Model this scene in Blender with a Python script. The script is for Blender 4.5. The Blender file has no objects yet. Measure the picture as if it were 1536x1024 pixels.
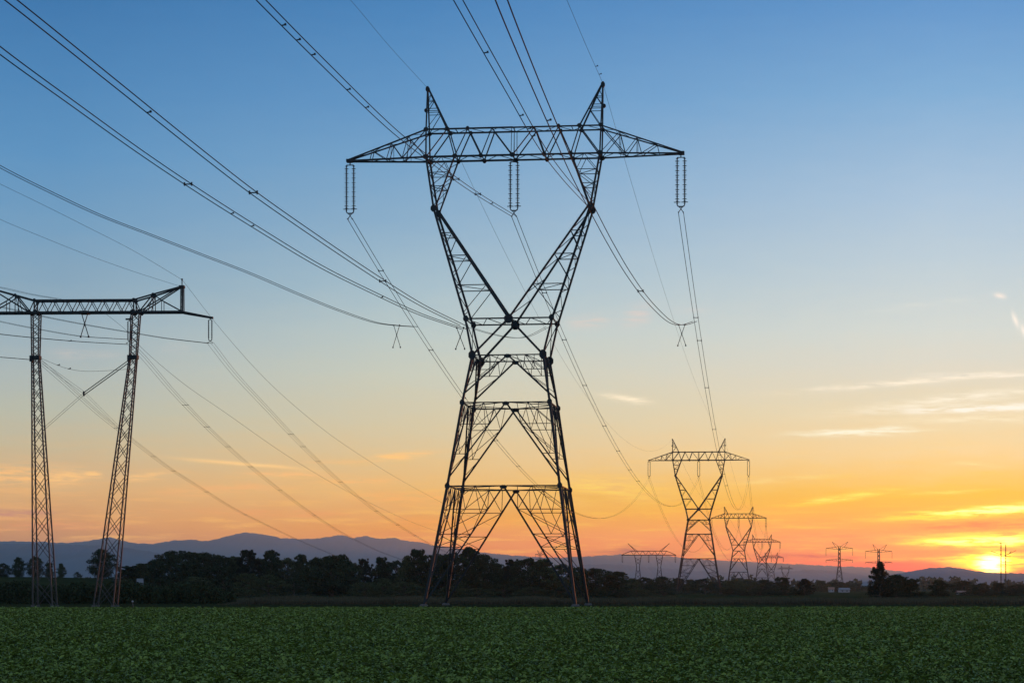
import bpy, math, random
import numpy as np
from mathutils import Vector, Matrix
random.seed(7)
RNG = np.random.default_rng(11)
scene = bpy.context.scene
COL = scene.collection

# ------------------------------------------------------------------ frame
F = 3300.0            # focal length in photo pixels
HX, HY = 768.0, 882.0 # principal column, horizon row
D = 190.9             # distance of the tallest pylon
EYE = 1.504
MPP = D / F
THETA = math.radians(6.86)

def W(x, y, r):
    """point seen at photo pixel x, y at distance r * D"""
    Y = D * r
    return Vector(((x - HX) / F * Y, Y, EYE + (HY - y) / F * Y))

def lin(c):
    out = []
    for v in c:
        v = v / 255.0
        out.append(v / 12.92 if v <= 0.04045 else ((v + 0.055) / 1.055) ** 2.4)
    return tuple(out)

# ------------------------------------------------------------------ helpers
def tag(o, label=None, cat=None, group=None, kind=None):
    if label: o['label'] = label
    if cat: o['category'] = cat
    if group: o['group'] = group
    if kind: o['kind'] = kind
    return o

def empty(name, loc=(0, 0, 0), rz=0.0, scale=None):
    o = bpy.data.objects.new(name, None)
    o.location = loc
    o.rotation_euler = (0, 0, rz)
    if scale: o.scale = scale
    o.empty_display_size = 0.5
    COL.objects.link(o)
    return o

def link(name, me, parent=None):
    o = bpy.data.objects.new(name, me)
    COL.objects.link(o)
    if parent: o.parent = parent
    return o

class MB:
    def __init__(self):
        self.v = []; self.f = []
    def prism(self, a, b, prof, prof2=None, up=None):
        a = Vector(a); b = Vector(b)
        d = (b - a)
        if d.length < 1e-5: return
        d.normalize()
        up = Vector(up) if up else (Vector((0, 0, 1)) if abs(d.z) < 0.95 else Vector((0, 1, 0)))
        s = d.cross(up); s.normalize()
        t = s.cross(d)
        n = len(prof); k = len(self.v)
        for p in prof: self.v.append(a + s * p[0] + t * p[1])
        for p in (prof2 or prof): self.v.append(b + s * p[0] + t * p[1])
        for i in range(n):
            j = (i + 1) % n
            self.f.append((k + i, k + j, k + n + j, k + n + i))
        self.f.append(tuple(k + i for i in range(n - 1, -1, -1)))
        self.f.append(tuple(k + n + i for i in range(n)))
    def bar(self, a, b, w):
        h = w / 2
        self.prism(a, b, [(-h, -h), (h, -h), (h, h), (-h, h)])
    def angle(self, a, b, w, flip=1):
        """L-shaped steel section"""
        h = w / 2; t = w * 0.28
        self.prism(a, b, [(-h * flip, -h), (h * flip, -h), (h * flip, -h + t), ((-h + t) * flip, -h + t), ((-h + t) * flip, h), (-h * flip, h)])
    def box(self, c, sx, sy, sz):
        c = Vector(c); k = len(self.v)
        for dz in (-1, 1):
            for dx, dy in ((-1, -1), (1, -1), (1, 1), (-1, 1)):
                self.v.append(c + Vector((dx * sx / 2, dy * sy / 2, dz * sz / 2)))
        for f in ((3, 2, 1, 0), (4, 5, 6, 7), (0, 1, 5, 4), (1, 2, 6, 5), (2, 3, 7, 6), (3, 0, 4, 7)):
            self.f.append(tuple(k + i for i in f))
    def plate(self, c, w, h, d=0.07):
        """gusset plate: an eight-sided slab facing along y"""
        c = Vector(c); k = len(self.v); q = 0.3
        prof = [(-w/2+q*w, -h/2), (w/2-q*w, -h/2), (w/2, -h/2+q*h), (w/2, h/2-q*h), (w/2-q*w, h/2), (-w/2+q*w, h/2), (-w/2, h/2-q*h), (-w/2, -h/2+q*h)]
        for s in (-1, 1):
            for p in prof: self.v.append(c + Vector((p[0], s * d / 2, p[1])))
        self.f.append(tuple(range(k, k + 8))); self.f.append(tuple(range(k + 15, k + 7, -1)))
        for i in range(8):
            j = (i + 1) % 8
            self.f.append((k + j, k + i, k + 8 + i, k + 8 + j))
    def tube(self, pts, rad, n=5):
        pts = [Vector(p) for p in pts]
        k = len(self.v); m = len(pts)
        for i, p in enumerate(pts):
            d = (pts[min(i + 1, m - 1)] - pts[max(i - 1, 0)]).normalized()
            up = Vector((0, 0, 1)) if abs(d.z) < 0.95 else Vector((0, 1, 0))
            s = d.cross(up).normalized(); t = s.cross(d)
            rr = rad[i] if isinstance(rad, (list, tuple)) else rad
            for j in range(n):
                a = 2 * math.pi * j / n
                self.v.append(p + s * math.cos(a) * rr + t * math.sin(a) * rr)
        for i in range(m - 1):
            for j in range(n):
                jj = (j + 1) % n
                self.f.append((k + i*n + j, k + i*n + jj, k + (i+1)*n + jj, k + (i+1)*n + j))
        self.f.append(tuple(k + j for j in range(n - 1, -1, -1)))
        self.f.append(tuple(k + (m-1)*n + j for j in range(n)))
    def lathe(self, c, prof, n=8):
        """profile of (radius, z) turned about a vertical axis through c"""
        c = Vector(c); k = len(self.v); m = len(prof)
        for r, z in prof:
            for j in range(n):
                a = 2 * math.pi * j / n
                self.v.append(c + Vector((r * math.cos(a), r * math.sin(a), z)))
        for i in range(m - 1):
            for j in range(n):
                jj = (j + 1) % n
                self.f.append((k + i*n + j, k + i*n + jj, k + (i+1)*n + jj, k + (i+1)*n + j))
    def mesh(self, name, mat):
        me = bpy.data.meshes.new(name)
        me.from_pydata([tuple(p) for p in self.v], [], self.f)
        me.materials.append(mat)
        me.update()
        return me
    def build(self, name, mat, parent=None):
        return link(name, self.mesh(name, mat), parent)

def np_mesh(name, verts, faces, mat, smooth=False):
    """mesh from numpy arrays; every face has the same number of corners"""
    me = bpy.data.meshes.new(name)
    nv, nf, k = len(verts), len(faces), faces.shape[1]
    me.vertices.add(nv); me.vertices.foreach_set('co', verts.astype(np.float32).ravel())
    me.loops.add(nf * k); me.loops.foreach_set('vertex_index', faces.astype(np.int32).ravel())
    me.polygons.add(nf)
    me.polygons.foreach_set('loop_start', np.arange(0, nf * k, k, dtype=np.int32))
    if smooth: me.polygons.foreach_set('use_smooth', np.ones(nf, dtype=bool))
    me.update(calc_edges=True)
    me.materials.append(mat)
    return me

# ------------------------------------------------------------------ materials
def material(name, base, rough=0.6, metal=0.0, vary=0.25, scale=3.0, spec=0.5, island=0.0, dark=None, transl=0.0):
    m = bpy.data.materials.new(name); m.use_nodes = True
    nt = m.node_tree; nd = nt.nodes; b = nd['Principled BSDF']
    b.inputs['Roughness'].default_value = rough
    b.inputs['Metallic'].default_value = metal
    b.inputs['Specular IOR Level'].default_value = spec
    geo = nd.new('ShaderNodeNewGeometry')
    noi = nd.new('ShaderNodeTexNoise'); noi.inputs['Scale'].default_value = scale; noi.inputs['Detail'].default_value = 5
    co = nd.new('ShaderNodeTexCoord')
    nt.links.new(co.outputs['Object'], noi.inputs['Vector'])
    mix = nd.new('ShaderNodeMix'); mix.data_type = 'RGBA'
    lo = dark or tuple(c * (1 - vary) for c in base); hi = tuple(min(1, c * (1 + vary)) for c in base)
    mix.inputs['A'].default_value = (*lo, 1); mix.inputs['B'].default_value = (*hi, 1)
    if island > 0:
        mm = nd.new('ShaderNodeMix'); mm.data_type = 'FLOAT'; mm.inputs['Factor'].default_value = island
        nt.links.new(noi.outputs['Fac'], mm.inputs['A']); nt.links.new(geo.outputs['Random Per Island'], mm.inputs['B'])
        nt.links.new(mm.outputs['Result'], mix.inputs['Factor'])
    else:
        nt.links.new(noi.outputs['Fac'], mix.inputs['Factor'])
    nt.links.new(mix.outputs['Result'], b.inputs['Base Color'])
    if transl > 0:
        tr = nd.new('ShaderNodeBsdfTranslucent'); ms = nd.new('ShaderNodeMixShader'); ms.inputs['Fac'].default_value = transl
        nt.links.new(mix.outputs['Result'], tr.inputs['Color'])
        nt.links.new(b.outputs['BSDF'], ms.inputs[1]); nt.links.new(tr.outputs['BSDF'], ms.inputs[2])
        nt.links.new(ms.outputs['Shader'], nd['Material Output'].inputs['Surface'])
    return m

STEEL = material('weathered_galvanised_steel', (0.019, 0.030, 0.035), 0.6, 0.0, 0.35, 1.2, 0.12)
STEEL_P = material('pale_galvanised_steel', (0.045, 0.047, 0.047), 0.6, 0.0, 0.35, 1.5, 0.3)
GLASSINS = material('dark_insulator_glass', (0.025, 0.032, 0.034), 0.45, 0.0, 0.2, 4.0, 0.3)
ALU = material('aged_aluminium_cable', (0.014, 0.016, 0.018), 0.8, 0.0, 0.2, 2.0, 0.1)
CONC = material('footing_concrete', (0.09, 0.09, 0.085), 0.9, 0, 0.2, 4.0)
BARK = material('tree_bark', (0.06, 0.05, 0.04), 0.9, 0, 0.3, 6.0)
LEAF_A = material('broadleaf_foliage', (0.025, 0.039, 0.018), 0.85, 0, 0.4, 6.0, 0.06, 0.5)
LEAF_B = material('olive_foliage', (0.052, 0.067, 0.030), 0.85, 0, 0.4, 6.0, 0.06, 0.5)
LEAF_C = material('dark_conifer_foliage', (0.015, 0.023, 0.013), 0.85, 0, 0.4, 6.0, 0.06, 0.5)
CROP = material('crop_leaf', (0.136, 0.200, 0.032), 0.5, 0, 0.85, 0.22, 0.3, 0.55, transl=0.15)
TALLG = material('tall_dry_grass', (0.062, 0.060, 0.036), 0.9, 0, 0.4, 0.6, 0.15, 0.6)
WALLM = material('house_render', (0.30, 0.31, 0.34), 0.8, 0, 0.06, 2.0)
ROOFM = material('house_roof_tile', (0.22, 0.13, 0.10), 0.85, 0, 0.2, 6.0)
PALER = material('pale_sheet_roof', (0.15, 0.165, 0.19), 0.6, 0, 0.08, 3.0)
PANE = material('dark_window_glass', (0.03, 0.04, 0.05), 0.15, 0, 0.1, 2.0)
WOOD = material('weathered_wood', (0.10, 0.09, 0.08), 0.85, 0, 0.2, 8.0)
HILLM = material('haze_tinted_forest_hill', (0.030, 0.078, 0.140), 0.95, 0, 0.65, 0.003, 0.1)  # forest tone pushed to blue: part of the distance haze is painted in here

def ground_material():
    m = bpy.data.materials.new('meadow_ground'); m.use_nodes = True
    nt = m.node_tree; nd = nt.nodes; b = nd['Principled BSDF']
    b.inputs['Roughness'].default_value = 1.0; b.inputs['Specular IOR Level'].default_value = 0.0
    co = nd.new('ShaderNodeTexCoord')
    n1 = nd.new('ShaderNodeTexNoise'); n1.inputs['Scale'].default_value = 0.03; n1.inputs['Detail'].default_value = 6
    n2 = nd.new('ShaderNodeTexNoise'); n2.inputs['Scale'].default_value = 1.7; n2.inputs['Detail'].default_value = 8
    for n in (n1, n2): nt.links.new(co.outputs['Object'], n.inputs['Vector'])
    r = nd.new('ShaderNodeValToRGB'); e = r.color_ramp.elements
    e[0].position = 0.35; e[0].color = (0.014, 0.022, 0.010, 1); e[1].position = 0.68; e[1].color = (0.038, 0.046, 0.020, 1)
    mx = nd.new('ShaderNodeMix'); mx.data_type = 'FLOAT'; mx.inputs['Factor'].default_value = 0.45
    nt.links.new(n1.outputs['Fac'], mx.inputs['A']); nt.links.new(n2.outputs['Fac'], mx.inputs['B'])
    nt.links.new(mx.outputs['Result'], r.inputs['Fac']); nt.links.new(r.outputs['Color'], b.inputs['Base Color'])
    bp = nd.new('ShaderNodeBump'); bp.inputs['Strength'].default_value = 0.5; bp.inputs['Distance'].default_value = 0.1
    nt.links.new(n2.outputs['Fac'], bp.inputs['Height']); nt.links.new(bp.outputs['Normal'], b.inputs['Normal'])
    return m

# ------------------------------------------------------------------ ground
def sstep(a, b, x):
    t = np.clip((x - a) / (b - a), 0, 1)
    return t * t * (3 - 2 * t)

def ground_z(X, Y):
    X = np.asarray(X, float); Y = np.asarray(Y, float)
    rise = 3.7 * sstep(-52, -92, X) * sstep(240, 420, Y) * (1 - sstep(900, 1500, Y))
    roll = 0.10 * np.sin(X * 0.05 + Y * 0.011) * sstep(205, 260, Y) * (1 - sstep(800, 1500, Y))
    return rise + roll

def gz(x, r):
    """ground height under photo column x at distance r"""
    return float(ground_z((x - HX) / F * D * r, D * r))

xs = np.concatenate([-np.geomspace(11000, 260, 22), np.linspace(-240, 240, 81), np.geomspace(260, 11000, 22)])
ys = np.concatenate([np.linspace(-900, 0, 6), np.linspace(20, 900, 89), np.geomspace(920, 16500, 40)])
GX, GY = np.meshgrid(xs, ys)
GV = np.stack([GX.ravel(), GY.ravel(), ground_z(GX, GY).ravel()], 1)
nx, ny = len(xs), len(ys)
ii, jj = np.meshgrid(np.arange(nx - 1), np.arange(ny - 1))
k = (jj * nx + ii).ravel()
GF = np.stack([k, k + 1, k + nx + 1, k + nx], 1)
tag(link('ground', np_mesh('ground', GV, GF, ground_material(), True)), 'flat green meadow land running to the hills', 'ground', kind='structure')

# ------------------------------------------------------------------ hills
def ridge(name, label, prof, r_d, depth, seed, bump=0.02):
    px = np.array([p[0] for p in prof], float); py = np.array([p[1] for p in prof], float)
    x = np.linspace(px[0], px[-1], 1500)
    y = np.interp(x, px, py)
    for _ in range(1): y[1:-1] = 0.25 * y[:-2] + 0.5 * y[1:-1] + 0.25 * y[2:]
    g = np.random.default_rng(seed)
    for fr, am in ((0.21, 0.5), (0.47, 0.4), (0.9, 0.3)):
        y = y + am * np.sin(x * fr + g.uniform(0, 6)) * np.sin(x * 0.037 * (1 + fr) + g.uniform(0, 6))
    X = (x - HX) / F * r_d; H = EYE + (HY - y) / F * r_d
    vs = np.linspace(-1, 1, 33)
    V = []
    for v in vs:
        fall = 1 - abs(v) ** 1.05
        gul = 1 + (0.30 * np.sin(X * 0.0042 + seed + 3 * v) + 0.22 * np.sin(X * 0.011 + 5 * v + seed * 2) + 0.12 * np.sin(X * 0.027 - 9 * v)) * abs(v) ** 1.8 * 2.2 * (1 - abs(v))
        V.append(np.stack([X, np.full_like(X, r_d + v * depth), np.maximum(H * fall * gul, -0.4) - (0.6 if abs(v) == 1 else 0)], 1))
    V = np.concatenate(V); n = len(x)
    a, b = np.meshgrid(np.arange(n - 1), np.arange(len(vs) - 1))
    k = (b * n + a).ravel()
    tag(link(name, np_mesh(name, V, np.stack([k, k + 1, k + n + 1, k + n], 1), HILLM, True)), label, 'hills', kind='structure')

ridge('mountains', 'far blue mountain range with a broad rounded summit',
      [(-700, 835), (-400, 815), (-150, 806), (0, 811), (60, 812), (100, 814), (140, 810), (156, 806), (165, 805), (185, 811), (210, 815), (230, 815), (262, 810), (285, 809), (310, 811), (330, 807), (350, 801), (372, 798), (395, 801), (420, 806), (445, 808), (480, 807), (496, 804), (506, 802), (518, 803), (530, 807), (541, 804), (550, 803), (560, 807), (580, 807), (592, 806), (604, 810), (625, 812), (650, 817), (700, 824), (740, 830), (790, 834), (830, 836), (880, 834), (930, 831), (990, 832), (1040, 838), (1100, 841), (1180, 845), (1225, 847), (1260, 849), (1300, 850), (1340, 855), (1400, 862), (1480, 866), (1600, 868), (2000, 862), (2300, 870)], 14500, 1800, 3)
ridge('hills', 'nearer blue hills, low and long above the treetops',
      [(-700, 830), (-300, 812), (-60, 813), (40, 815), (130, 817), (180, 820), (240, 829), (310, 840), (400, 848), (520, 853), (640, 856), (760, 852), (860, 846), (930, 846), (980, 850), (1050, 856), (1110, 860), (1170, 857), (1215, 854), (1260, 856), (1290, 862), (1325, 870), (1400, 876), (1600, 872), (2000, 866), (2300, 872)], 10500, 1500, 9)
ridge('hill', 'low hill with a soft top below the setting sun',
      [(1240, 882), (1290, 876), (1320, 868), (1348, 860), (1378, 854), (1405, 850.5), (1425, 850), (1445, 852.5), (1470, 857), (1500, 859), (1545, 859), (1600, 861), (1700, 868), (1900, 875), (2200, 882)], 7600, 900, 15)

# ------------------------------------------------------------------ lattice pylons
PW = dict(A=10.2, B=17.35, C=21.46, DD=24.65, E=34.35, ZB=38.85, ZT=41.27, PK=44.95, TIP=14.5)
UZ = ([0, 10.2, 17.35, 21.46], [6.42, 4.80, 3.75, 3.05])
VZ = ([0, 10.2, 17.35, 21.46], [6.2, 4.5, 3.55, 2.8])

def lerp(a, b, t):
    return Vector(a) + (Vector(b) - Vector(a)) * t

def pylon(name, label, px, r, th=1.0, detail=2, lean=0.0, group=None, y_shift=0.0):
    """wineglass pylon: four legs, braced faces, waist, forked arms, crossarm, two peaks"""
    base = W(px, HY, r); base.z = gz(px, r)
    root = empty(name, base, -THETA)
    tag(root, label, 'pylon', group)
    p = PW
    U = lambda z: float(np.interp(z, *UZ)); V = lambda z: float(np.interp(z, *VZ))
    L = lambda u, v, z: Vector((u + lean * z, v, z))
    # legs
    for su in (-1, 1):
        for sv in (-1, 1):
            m = MB()
            zs = [0.0, p['A'], p['B'], p['C']]
            pts = [L(su * U(z), sv * V(z), z) for z in zs]
            for a, b, w in zip(pts, pts[1:], (0.27, 0.25, 0.23)):
                (m.angle if detail > 1 else m.bar)(a, b, w * th)
            m.bar(pts[-1], L(su * 3.76, sv * 2.35, p['DD']), 0.2 * th)
            if detail > 1:
                m.plate(pts[-1] + Vector((0, sv * 0.1, 0)), 0.62, 0.8)
                for q in pts[1:3]: m.plate(q + Vector((0, sv * 0.1, 0)), 0.42, 0.55)
                m.plate(L(su * 3.7, sv * 2.45, p['DD']), 0.45, 0.55)
            leg = m.build('leg', STEEL, root)
            if detail > 1:
                f = MB(); f.lathe(pts[0] + Vector((0, 0, -0.5)), [(0.0, 0.68), (0.26, 0.68), (0.34, 0.62), (0.4, 0.0)], 10)
                f.build('footing', CONC, leg)
    # braced faces
    def face(kind, s, z):
        u, v = U(z), V(z)
        return {'f': L(s * u, -v, z), 'b': L(s * u, v, z), 'l': L(-u, s * v, z), 'r': L(u, s * v, z)}[kind]
    panels = [(0.25, p['A'], [8.2, 6.1, 5.0, 2.7]), (p['A'] + 0.75, p['B'], [15.5, 12.95]), (p['B'] + 0.8, p['C'], [20.2])]
    if detail < 2: panels = [(0.25, p['A'], [7.6, 4.2]), (p['A'] + 0.6, p['B'], [14.6]), (p['B'] + 0.6, p['C'], [])]
    for kd in 'fblr':
        m = MB(); th2 = th
        for z0, z1, levels in panels:
            apex = face(kd, 0, z1)
            m.bar(face(kd, -1, z1), face(kd, 1, z1), 0.12 * th2)
            if detail > 1 and kd in 'fb': m.plate(apex + Vector((0, -0.08 if kd == 'f' else 0.08, -0.1)), 0.6, 0.34)
            for s in (-1, 1):
                foot = face(kd, s, z0)
                (m.angle if detail > 1 else m.bar)(apex, foot, 0.15 * th2)
                Q = lambda z: lerp(foot, apex, (z - z0) / (z1 - z0))
                qp = face(kd, s * 0.5, z1)
                Lp = [face(kd, s, z) for z in levels]; Qp = [Q(z) for z in levels]
                for a, b in zip(Lp, Qp): m.bar(a, b, 0.07 * th2)
                if levels:
                    m.bar(qp, Qp[0], 0.06 * th2); m.bar(qp, Lp[0], 0.06 * th2)
                for i in range(len(levels) - 1): m.bar(Qp[i], Lp[i + 1], 0.06 * th2)
                if levels:
                    m.bar(Qp[-1], face(kd, s, max(z0, levels[-1] - 1.5)), 0.055 * th2)
                if detail > 1 and levels:
                    mid0 = lerp(Lp[0], Qp[0], 0.5)
                    m.bar(face(kd, s * 0.25, z1), Qp[0], 0.05); m.bar(face(kd, s * 0.75, z1), mid0, 0.05); m.bar(qp, mid0, 0.05)
                    if len(levels) > 1:
                        m.bar(mid0, lerp(Lp[1], Qp[1], 0.45), 0.045); m.bar(Lp[0], lerp(Lp[1], Qp[1], 0.45), 0.045)
                    if len(levels) > 2:
                        m.bar(Lp[1], Qp[2], 0.05); m.bar(Lp[3], lerp(Lp[2], Qp[2], 0.6), 0.05)
        m.build('lattice_panel', STEEL, root)
    # plan bracing at the belts
    for z in (p['A'], p['B']):
        m = MB()
        c = [face(k, 0, z) for k in 'frbl']
        for i in range(4): m.bar(c[i], c[(i + 1) % 4], 0.08 * th)
        for k in 'fb':
            for s in (-0.5, 0.5):
                m.bar(face(k, s, z), face('l' if s < 0 else 'r', -0.5 if k == 'f' else 0.5, z), 0.06 * th)
        m.build('plan_bracing', STEEL, root)
    # waist
    m = MB()
    for sv in (-1, 1):
        cb = [L(s * 3.05, sv * 2.8, p['C']) for s in (-1, 1)]
        db = [L(s * 3.76, sv * 2.35, p['DD']) for s in (-1, 1)]
        dc = L(0, sv * 2.35, p['DD'])
        m.bar(*db, 0.14 * th)
        for c in cb: (m.angle if detail > 1 else m.bar)(dc, c, 0.2 * th)
        m.bar(*cb, 0.1 * th)
        if detail > 1: m.plate(dc + Vector((0, sv * 0.12, -0.05)), 0.75, 0.8)
    for z, u, v in ((p['C'], 3.05, 2.8), (p['DD'], 3.76, 2.35)):
        n = 8 if detail > 1 else 4
        for i in range(n):
            a, b = -1 + 2 * i / n, -1 + 2 * (i + 1) / n
            s = 1 if i % 2 else -1
            m.bar(L(a * u, s * v, z), L(b * u, -s * v, z), 0.06 * th)
        for s in (-1, 1): m.bar(L(s * u, -v, z), L(s * u, v, z), 0.1 * th)
        m.bar(L(0, -v, z), L(0, v, z), 0.1 * th)
    for s in (-1, 1):
        m.bar(L(s * 3.05, -2.8, p['C']), L(s * 3.76, 2.35, p['DD']), 0.07 * th)
        m.bar(L(s * 3.05, 2.8, p['C']), L(s * 3.76, -2.35, p['DD']), 0.07 * th)
    m.build('waist', STEEL, root)
    # forked arms
    for s in (-1, 1):
        m = MB()
        O = lambda sv, z: lerp(L(s * 3.76, sv * 2.35, p['DD']), L(s * 6.80, sv * 1.25, p['E']), (z - p['DD']) / (p['E'] - p['DD']))
        I = lambda sv, z: lerp(L(0, sv * 2.35, p['DD']), L(s * 6.62, sv * 1.25, p['E']), (z - p['DD']) / (p['E'] - p['DD']))
        bw = m.angle if detail > 1 else m.bar
        lv = [27.6, 30.2, 32.2]
        for sv in (-1, 1):
            bw(O(sv, p['DD']), O(sv, p['E']), 0.22 * th); bw(I(sv, p['DD']), I(sv, p['E']), 0.22 * th)
            for z in lv: m.bar(O(sv, z), I(sv, z), 0.09 * th)
            for z, z2 in ((27.6, 25.2), (30.2, 28.3), (32.2, 30.9)): m.bar(I(sv, z), O(sv, z2), 0.07 * th)
            if detail > 1: m.plate(O(sv, p['E']) + Vector((0, sv * 0.12, 0)), 0.5, 0.6)
        if detail > 1:
            for z in lv:
                m.bar(O(-1, z), O(1, z), 0.06); m.bar(I(-1, z), I(1, z), 0.06); m.bar(O(-1, z), I(1, z), 0.05)
            zz = np.linspace(p['DD'] + 0.3, p['E'] - 0.3, 11)
            for i in range(10):
                sv = 1 if i % 2 else -1
                m.bar(O(sv, zz[i]), O(-sv, zz[i + 1]), 0.05)
                if i % 2 == 0: m.bar(I(sv, zz[i]), I(-sv, zz[min(10, i + 2)]), 0.05)
        # upper leg to the crossarm
        O2 = lambda sv, z: lerp(L(s * 6.80, sv * 1.25, p['E']), L(s * 7.55, sv * 1.15, p['ZB']), (z - p['E']) / (p['ZB'] - p['E']))
        I2 = lambda sv, z: lerp(L(s * 6.70, sv * 1.25, p['E']), L(s * 5.05, sv * 1.15, p['ZB']), (z - p['E']) / (p['ZB'] - p['E']))
        for sv in (-1, 1):
            bw(O2(sv, p['E']), O2(sv, p['ZB']), 0.19 * th); bw(I2(sv, p['E']), I2(sv, p['ZB']), 0.17 * th)
            for z in (36.3, 37.5): m.bar(O2(sv, z), I2(sv, z), 0.07 * th)
            m.bar(O2(sv, 36.3), I2(sv, 37.5), 0.06 * th); m.bar(O2(sv, 37.5), L(s * 6.2, sv * 1.15, p['ZB']), 0.06 * th); m.bar(I2(sv, 37.5), L(s * 6.2, sv * 1.15, p['ZB']), 0.06 * th)
            m.bar(I2(sv, 36.3), O2(sv, 35.3), 0.05 * th)
        if detail > 1:
            for z in (36.3, 37.5):
                m.bar(O2(-1, z), O2(1, z), 0.05); m.bar(I2(-1, z), I2(1, z), 0.05); m.bar(O2(-1, z), I2(1, z), 0.05)
            zz = np.linspace(p['E'] + 0.2, p['ZB'] - 0.2, 6)
            for i in range(5):
                sv = 1 if i % 2 else -1
                m.bar(O2(sv, zz[i]), O2(-sv, zz[i + 1]), 0.05); m.bar(I2(sv, zz[i]), I2(-sv, zz[i + 1]), 0.045)
        m.build('forked_arm', STEEL, root)
    # crossarm
    m = MB()
    zb, zt = p['ZB'], p['ZT']; tip = p['TIP']
    bv = lambda u: float(np.interp(abs(u), [0, 7.6, tip], [1.15, 1.15, 0.22])); tv = lambda u: float(np.interp(abs(u), [0, 7.6, tip], [0.95, 0.95, 0.2]))
    tz = lambda u: float(np.interp(abs(u), [0, 7.6, tip], [zt, zt, zb + 0.12]))
    bp_ = lambda u, sv: L(u, sv * bv(u), zb); tp_ = lambda u, sv: L(u, sv * tv(u), tz(u))
    bot = [-12.6, -11.1, -9.7, -7.55, -5.05, -2.75, 0, 2.75, 5.05, 7.55, 9.7, 11.1, 12.6]
    top = [-12.4, -10.7, -9.2, -7.6, -5.75, -3.95, -1.85, 1.85, 3.95, 5.75, 7.6, 9.2, 10.7, 12.4]
    for sv in (-1, 1):
        bw = m.angle if detail > 1 else m.bar
        for s in (-1, 1):
            bw(bp_(0, sv), bp_(s * 7.6, sv), 0.19 * th); bw(bp_(s * 7.6, sv), bp_(s * tip, sv), 0.17 * th)
            bw(tp_(0, sv), tp_(s * 7.6, sv), 0.16 * th); bw(tp_(s * 7.6, sv), tp_(s * tip, sv), 0.14 * th)
            seq = [('t', 1.85), ('b', 2.75), ('t', 3.95), ('b', 5.05), ('t', 5.75), ('b', 7.55), ('t', 9.2), ('b', 9.7), ('t', 10.7), ('b', 11.1), ('t', 12.4), ('b', 12.6)]
            prev = bp_(0, sv)
            for w, u in seq:
                cur = (bp_ if w == 'b' else tp_)(s * u, sv)
                m.bar(prev, cur, (0.11 if u < 8 else 0.07) * th); prev = cur
            m.bar(tp_(s * 7.6, sv), bp_(s * 9.7, sv), 0.09 * th)
            m.bar(tp_(s * 9.2, sv), bp_(s * 9.2, sv), 0.05 * th); m.bar(tp_(s * 10.7, sv), bp_(s * 10.7, sv), 0.05 * th)
            m.bar(bp_(s * 7.55, sv), tp_(s * 7.6, sv), 0.15 * th)
            if detail > 1:
                for u in (3.95, 5.75, 7.6): m.plate(tp_(s * u, sv) + Vector((0, sv * 0.1, 0)), 0.4 if u > 5 else 0.3, 0.36)
                for u in (2.75, 5.05, 7.55): m.plate(bp_(s * u, sv) + Vector((0, sv * 0.1, 0)), 0.55 if u > 7 else 0.36, 0.42)
        for du in (-0.12, 0.12): m.bar(bp_(du, sv), tp_(du, sv), 0.06 * th)
        if detail > 1: m.plate(bp_(0, sv) + Vector((0, sv * 0.1, 0)), 0.5, 0.4)
    n = 22 if detail > 1 else 10
    us = np.linspace(-tip + 0.6, tip - 0.6, n + 1)
    for i in range(n):
        s = 1 if i % 2 else -1
        m.bar(bp_(us[i], s), bp_(us[i + 1], -s), 0.055 * th); m.bar(tp_(us[i], s), tp_(us[i + 1], -s), 0.05 * th)
    for u in (-7.55, -5.05, 0, 5.05, 7.55): m.bar(bp_(u, -1), bp_(u, 1), 0.08 * th); m.bar(tp_(u, -1), tp_(u, 1), 0.07 * th)
    for s in (-1, 1): m.box(L(s * tip, 0, zb + 0.03), 0.5 * max(1, th * 0.6), 0.6, 0.26)
    m.build('crossarm', STEEL, root)
    # earth wire peaks
    for s in (-1, 1):
        m = MB(); tipp = L(s * 7.65, 0, p['PK'])
        for sv in (-1, 1):
            o0, i0 = tp_(s * 7.6, sv), tp_(s * 5.75, sv)
            m.bar(o0, tipp + Vector((0, sv * 0.1, 0)), 0.14 * th); m.bar(i0, tipp + Vector((-s * 0.1, sv * 0.1, 0)), 0.14 * th)
            o = lambda t: lerp(o0, tipp, t); i_ = lambda t: lerp(i0, tipp, t)
            for t in (0.42, 0.52, 0.72): m.bar(o(t), i_(t), 0.06 * th)
            m.bar(o(0.0), i_(0.42), 0.06 * th); m.bar(o(0.52), i_(0.72), 0.06 * th); m.bar(o(0.72), i_(0.86), 0.05 * th)
        if detail > 1:
            m.plate(tipp, 0.34, 0.5, 0.3); m.plate(lerp(tp_(s * 7.6, 0), tipp, 0.5) + Vector((s * 0.15, 0, 0)), 0.3, 0.34, 0.2)
        m.build('earth_wire_peak', STEEL, root)
    mat = Matrix.Translation(base) @ Matrix.Rotation(-THETA, 4, 'Z')
    at = lambda u, v, z: mat @ L(u, v, z)
    return dict(root=root, at=at, tip=tip, zb=zb, pk=p['PK'])

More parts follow.
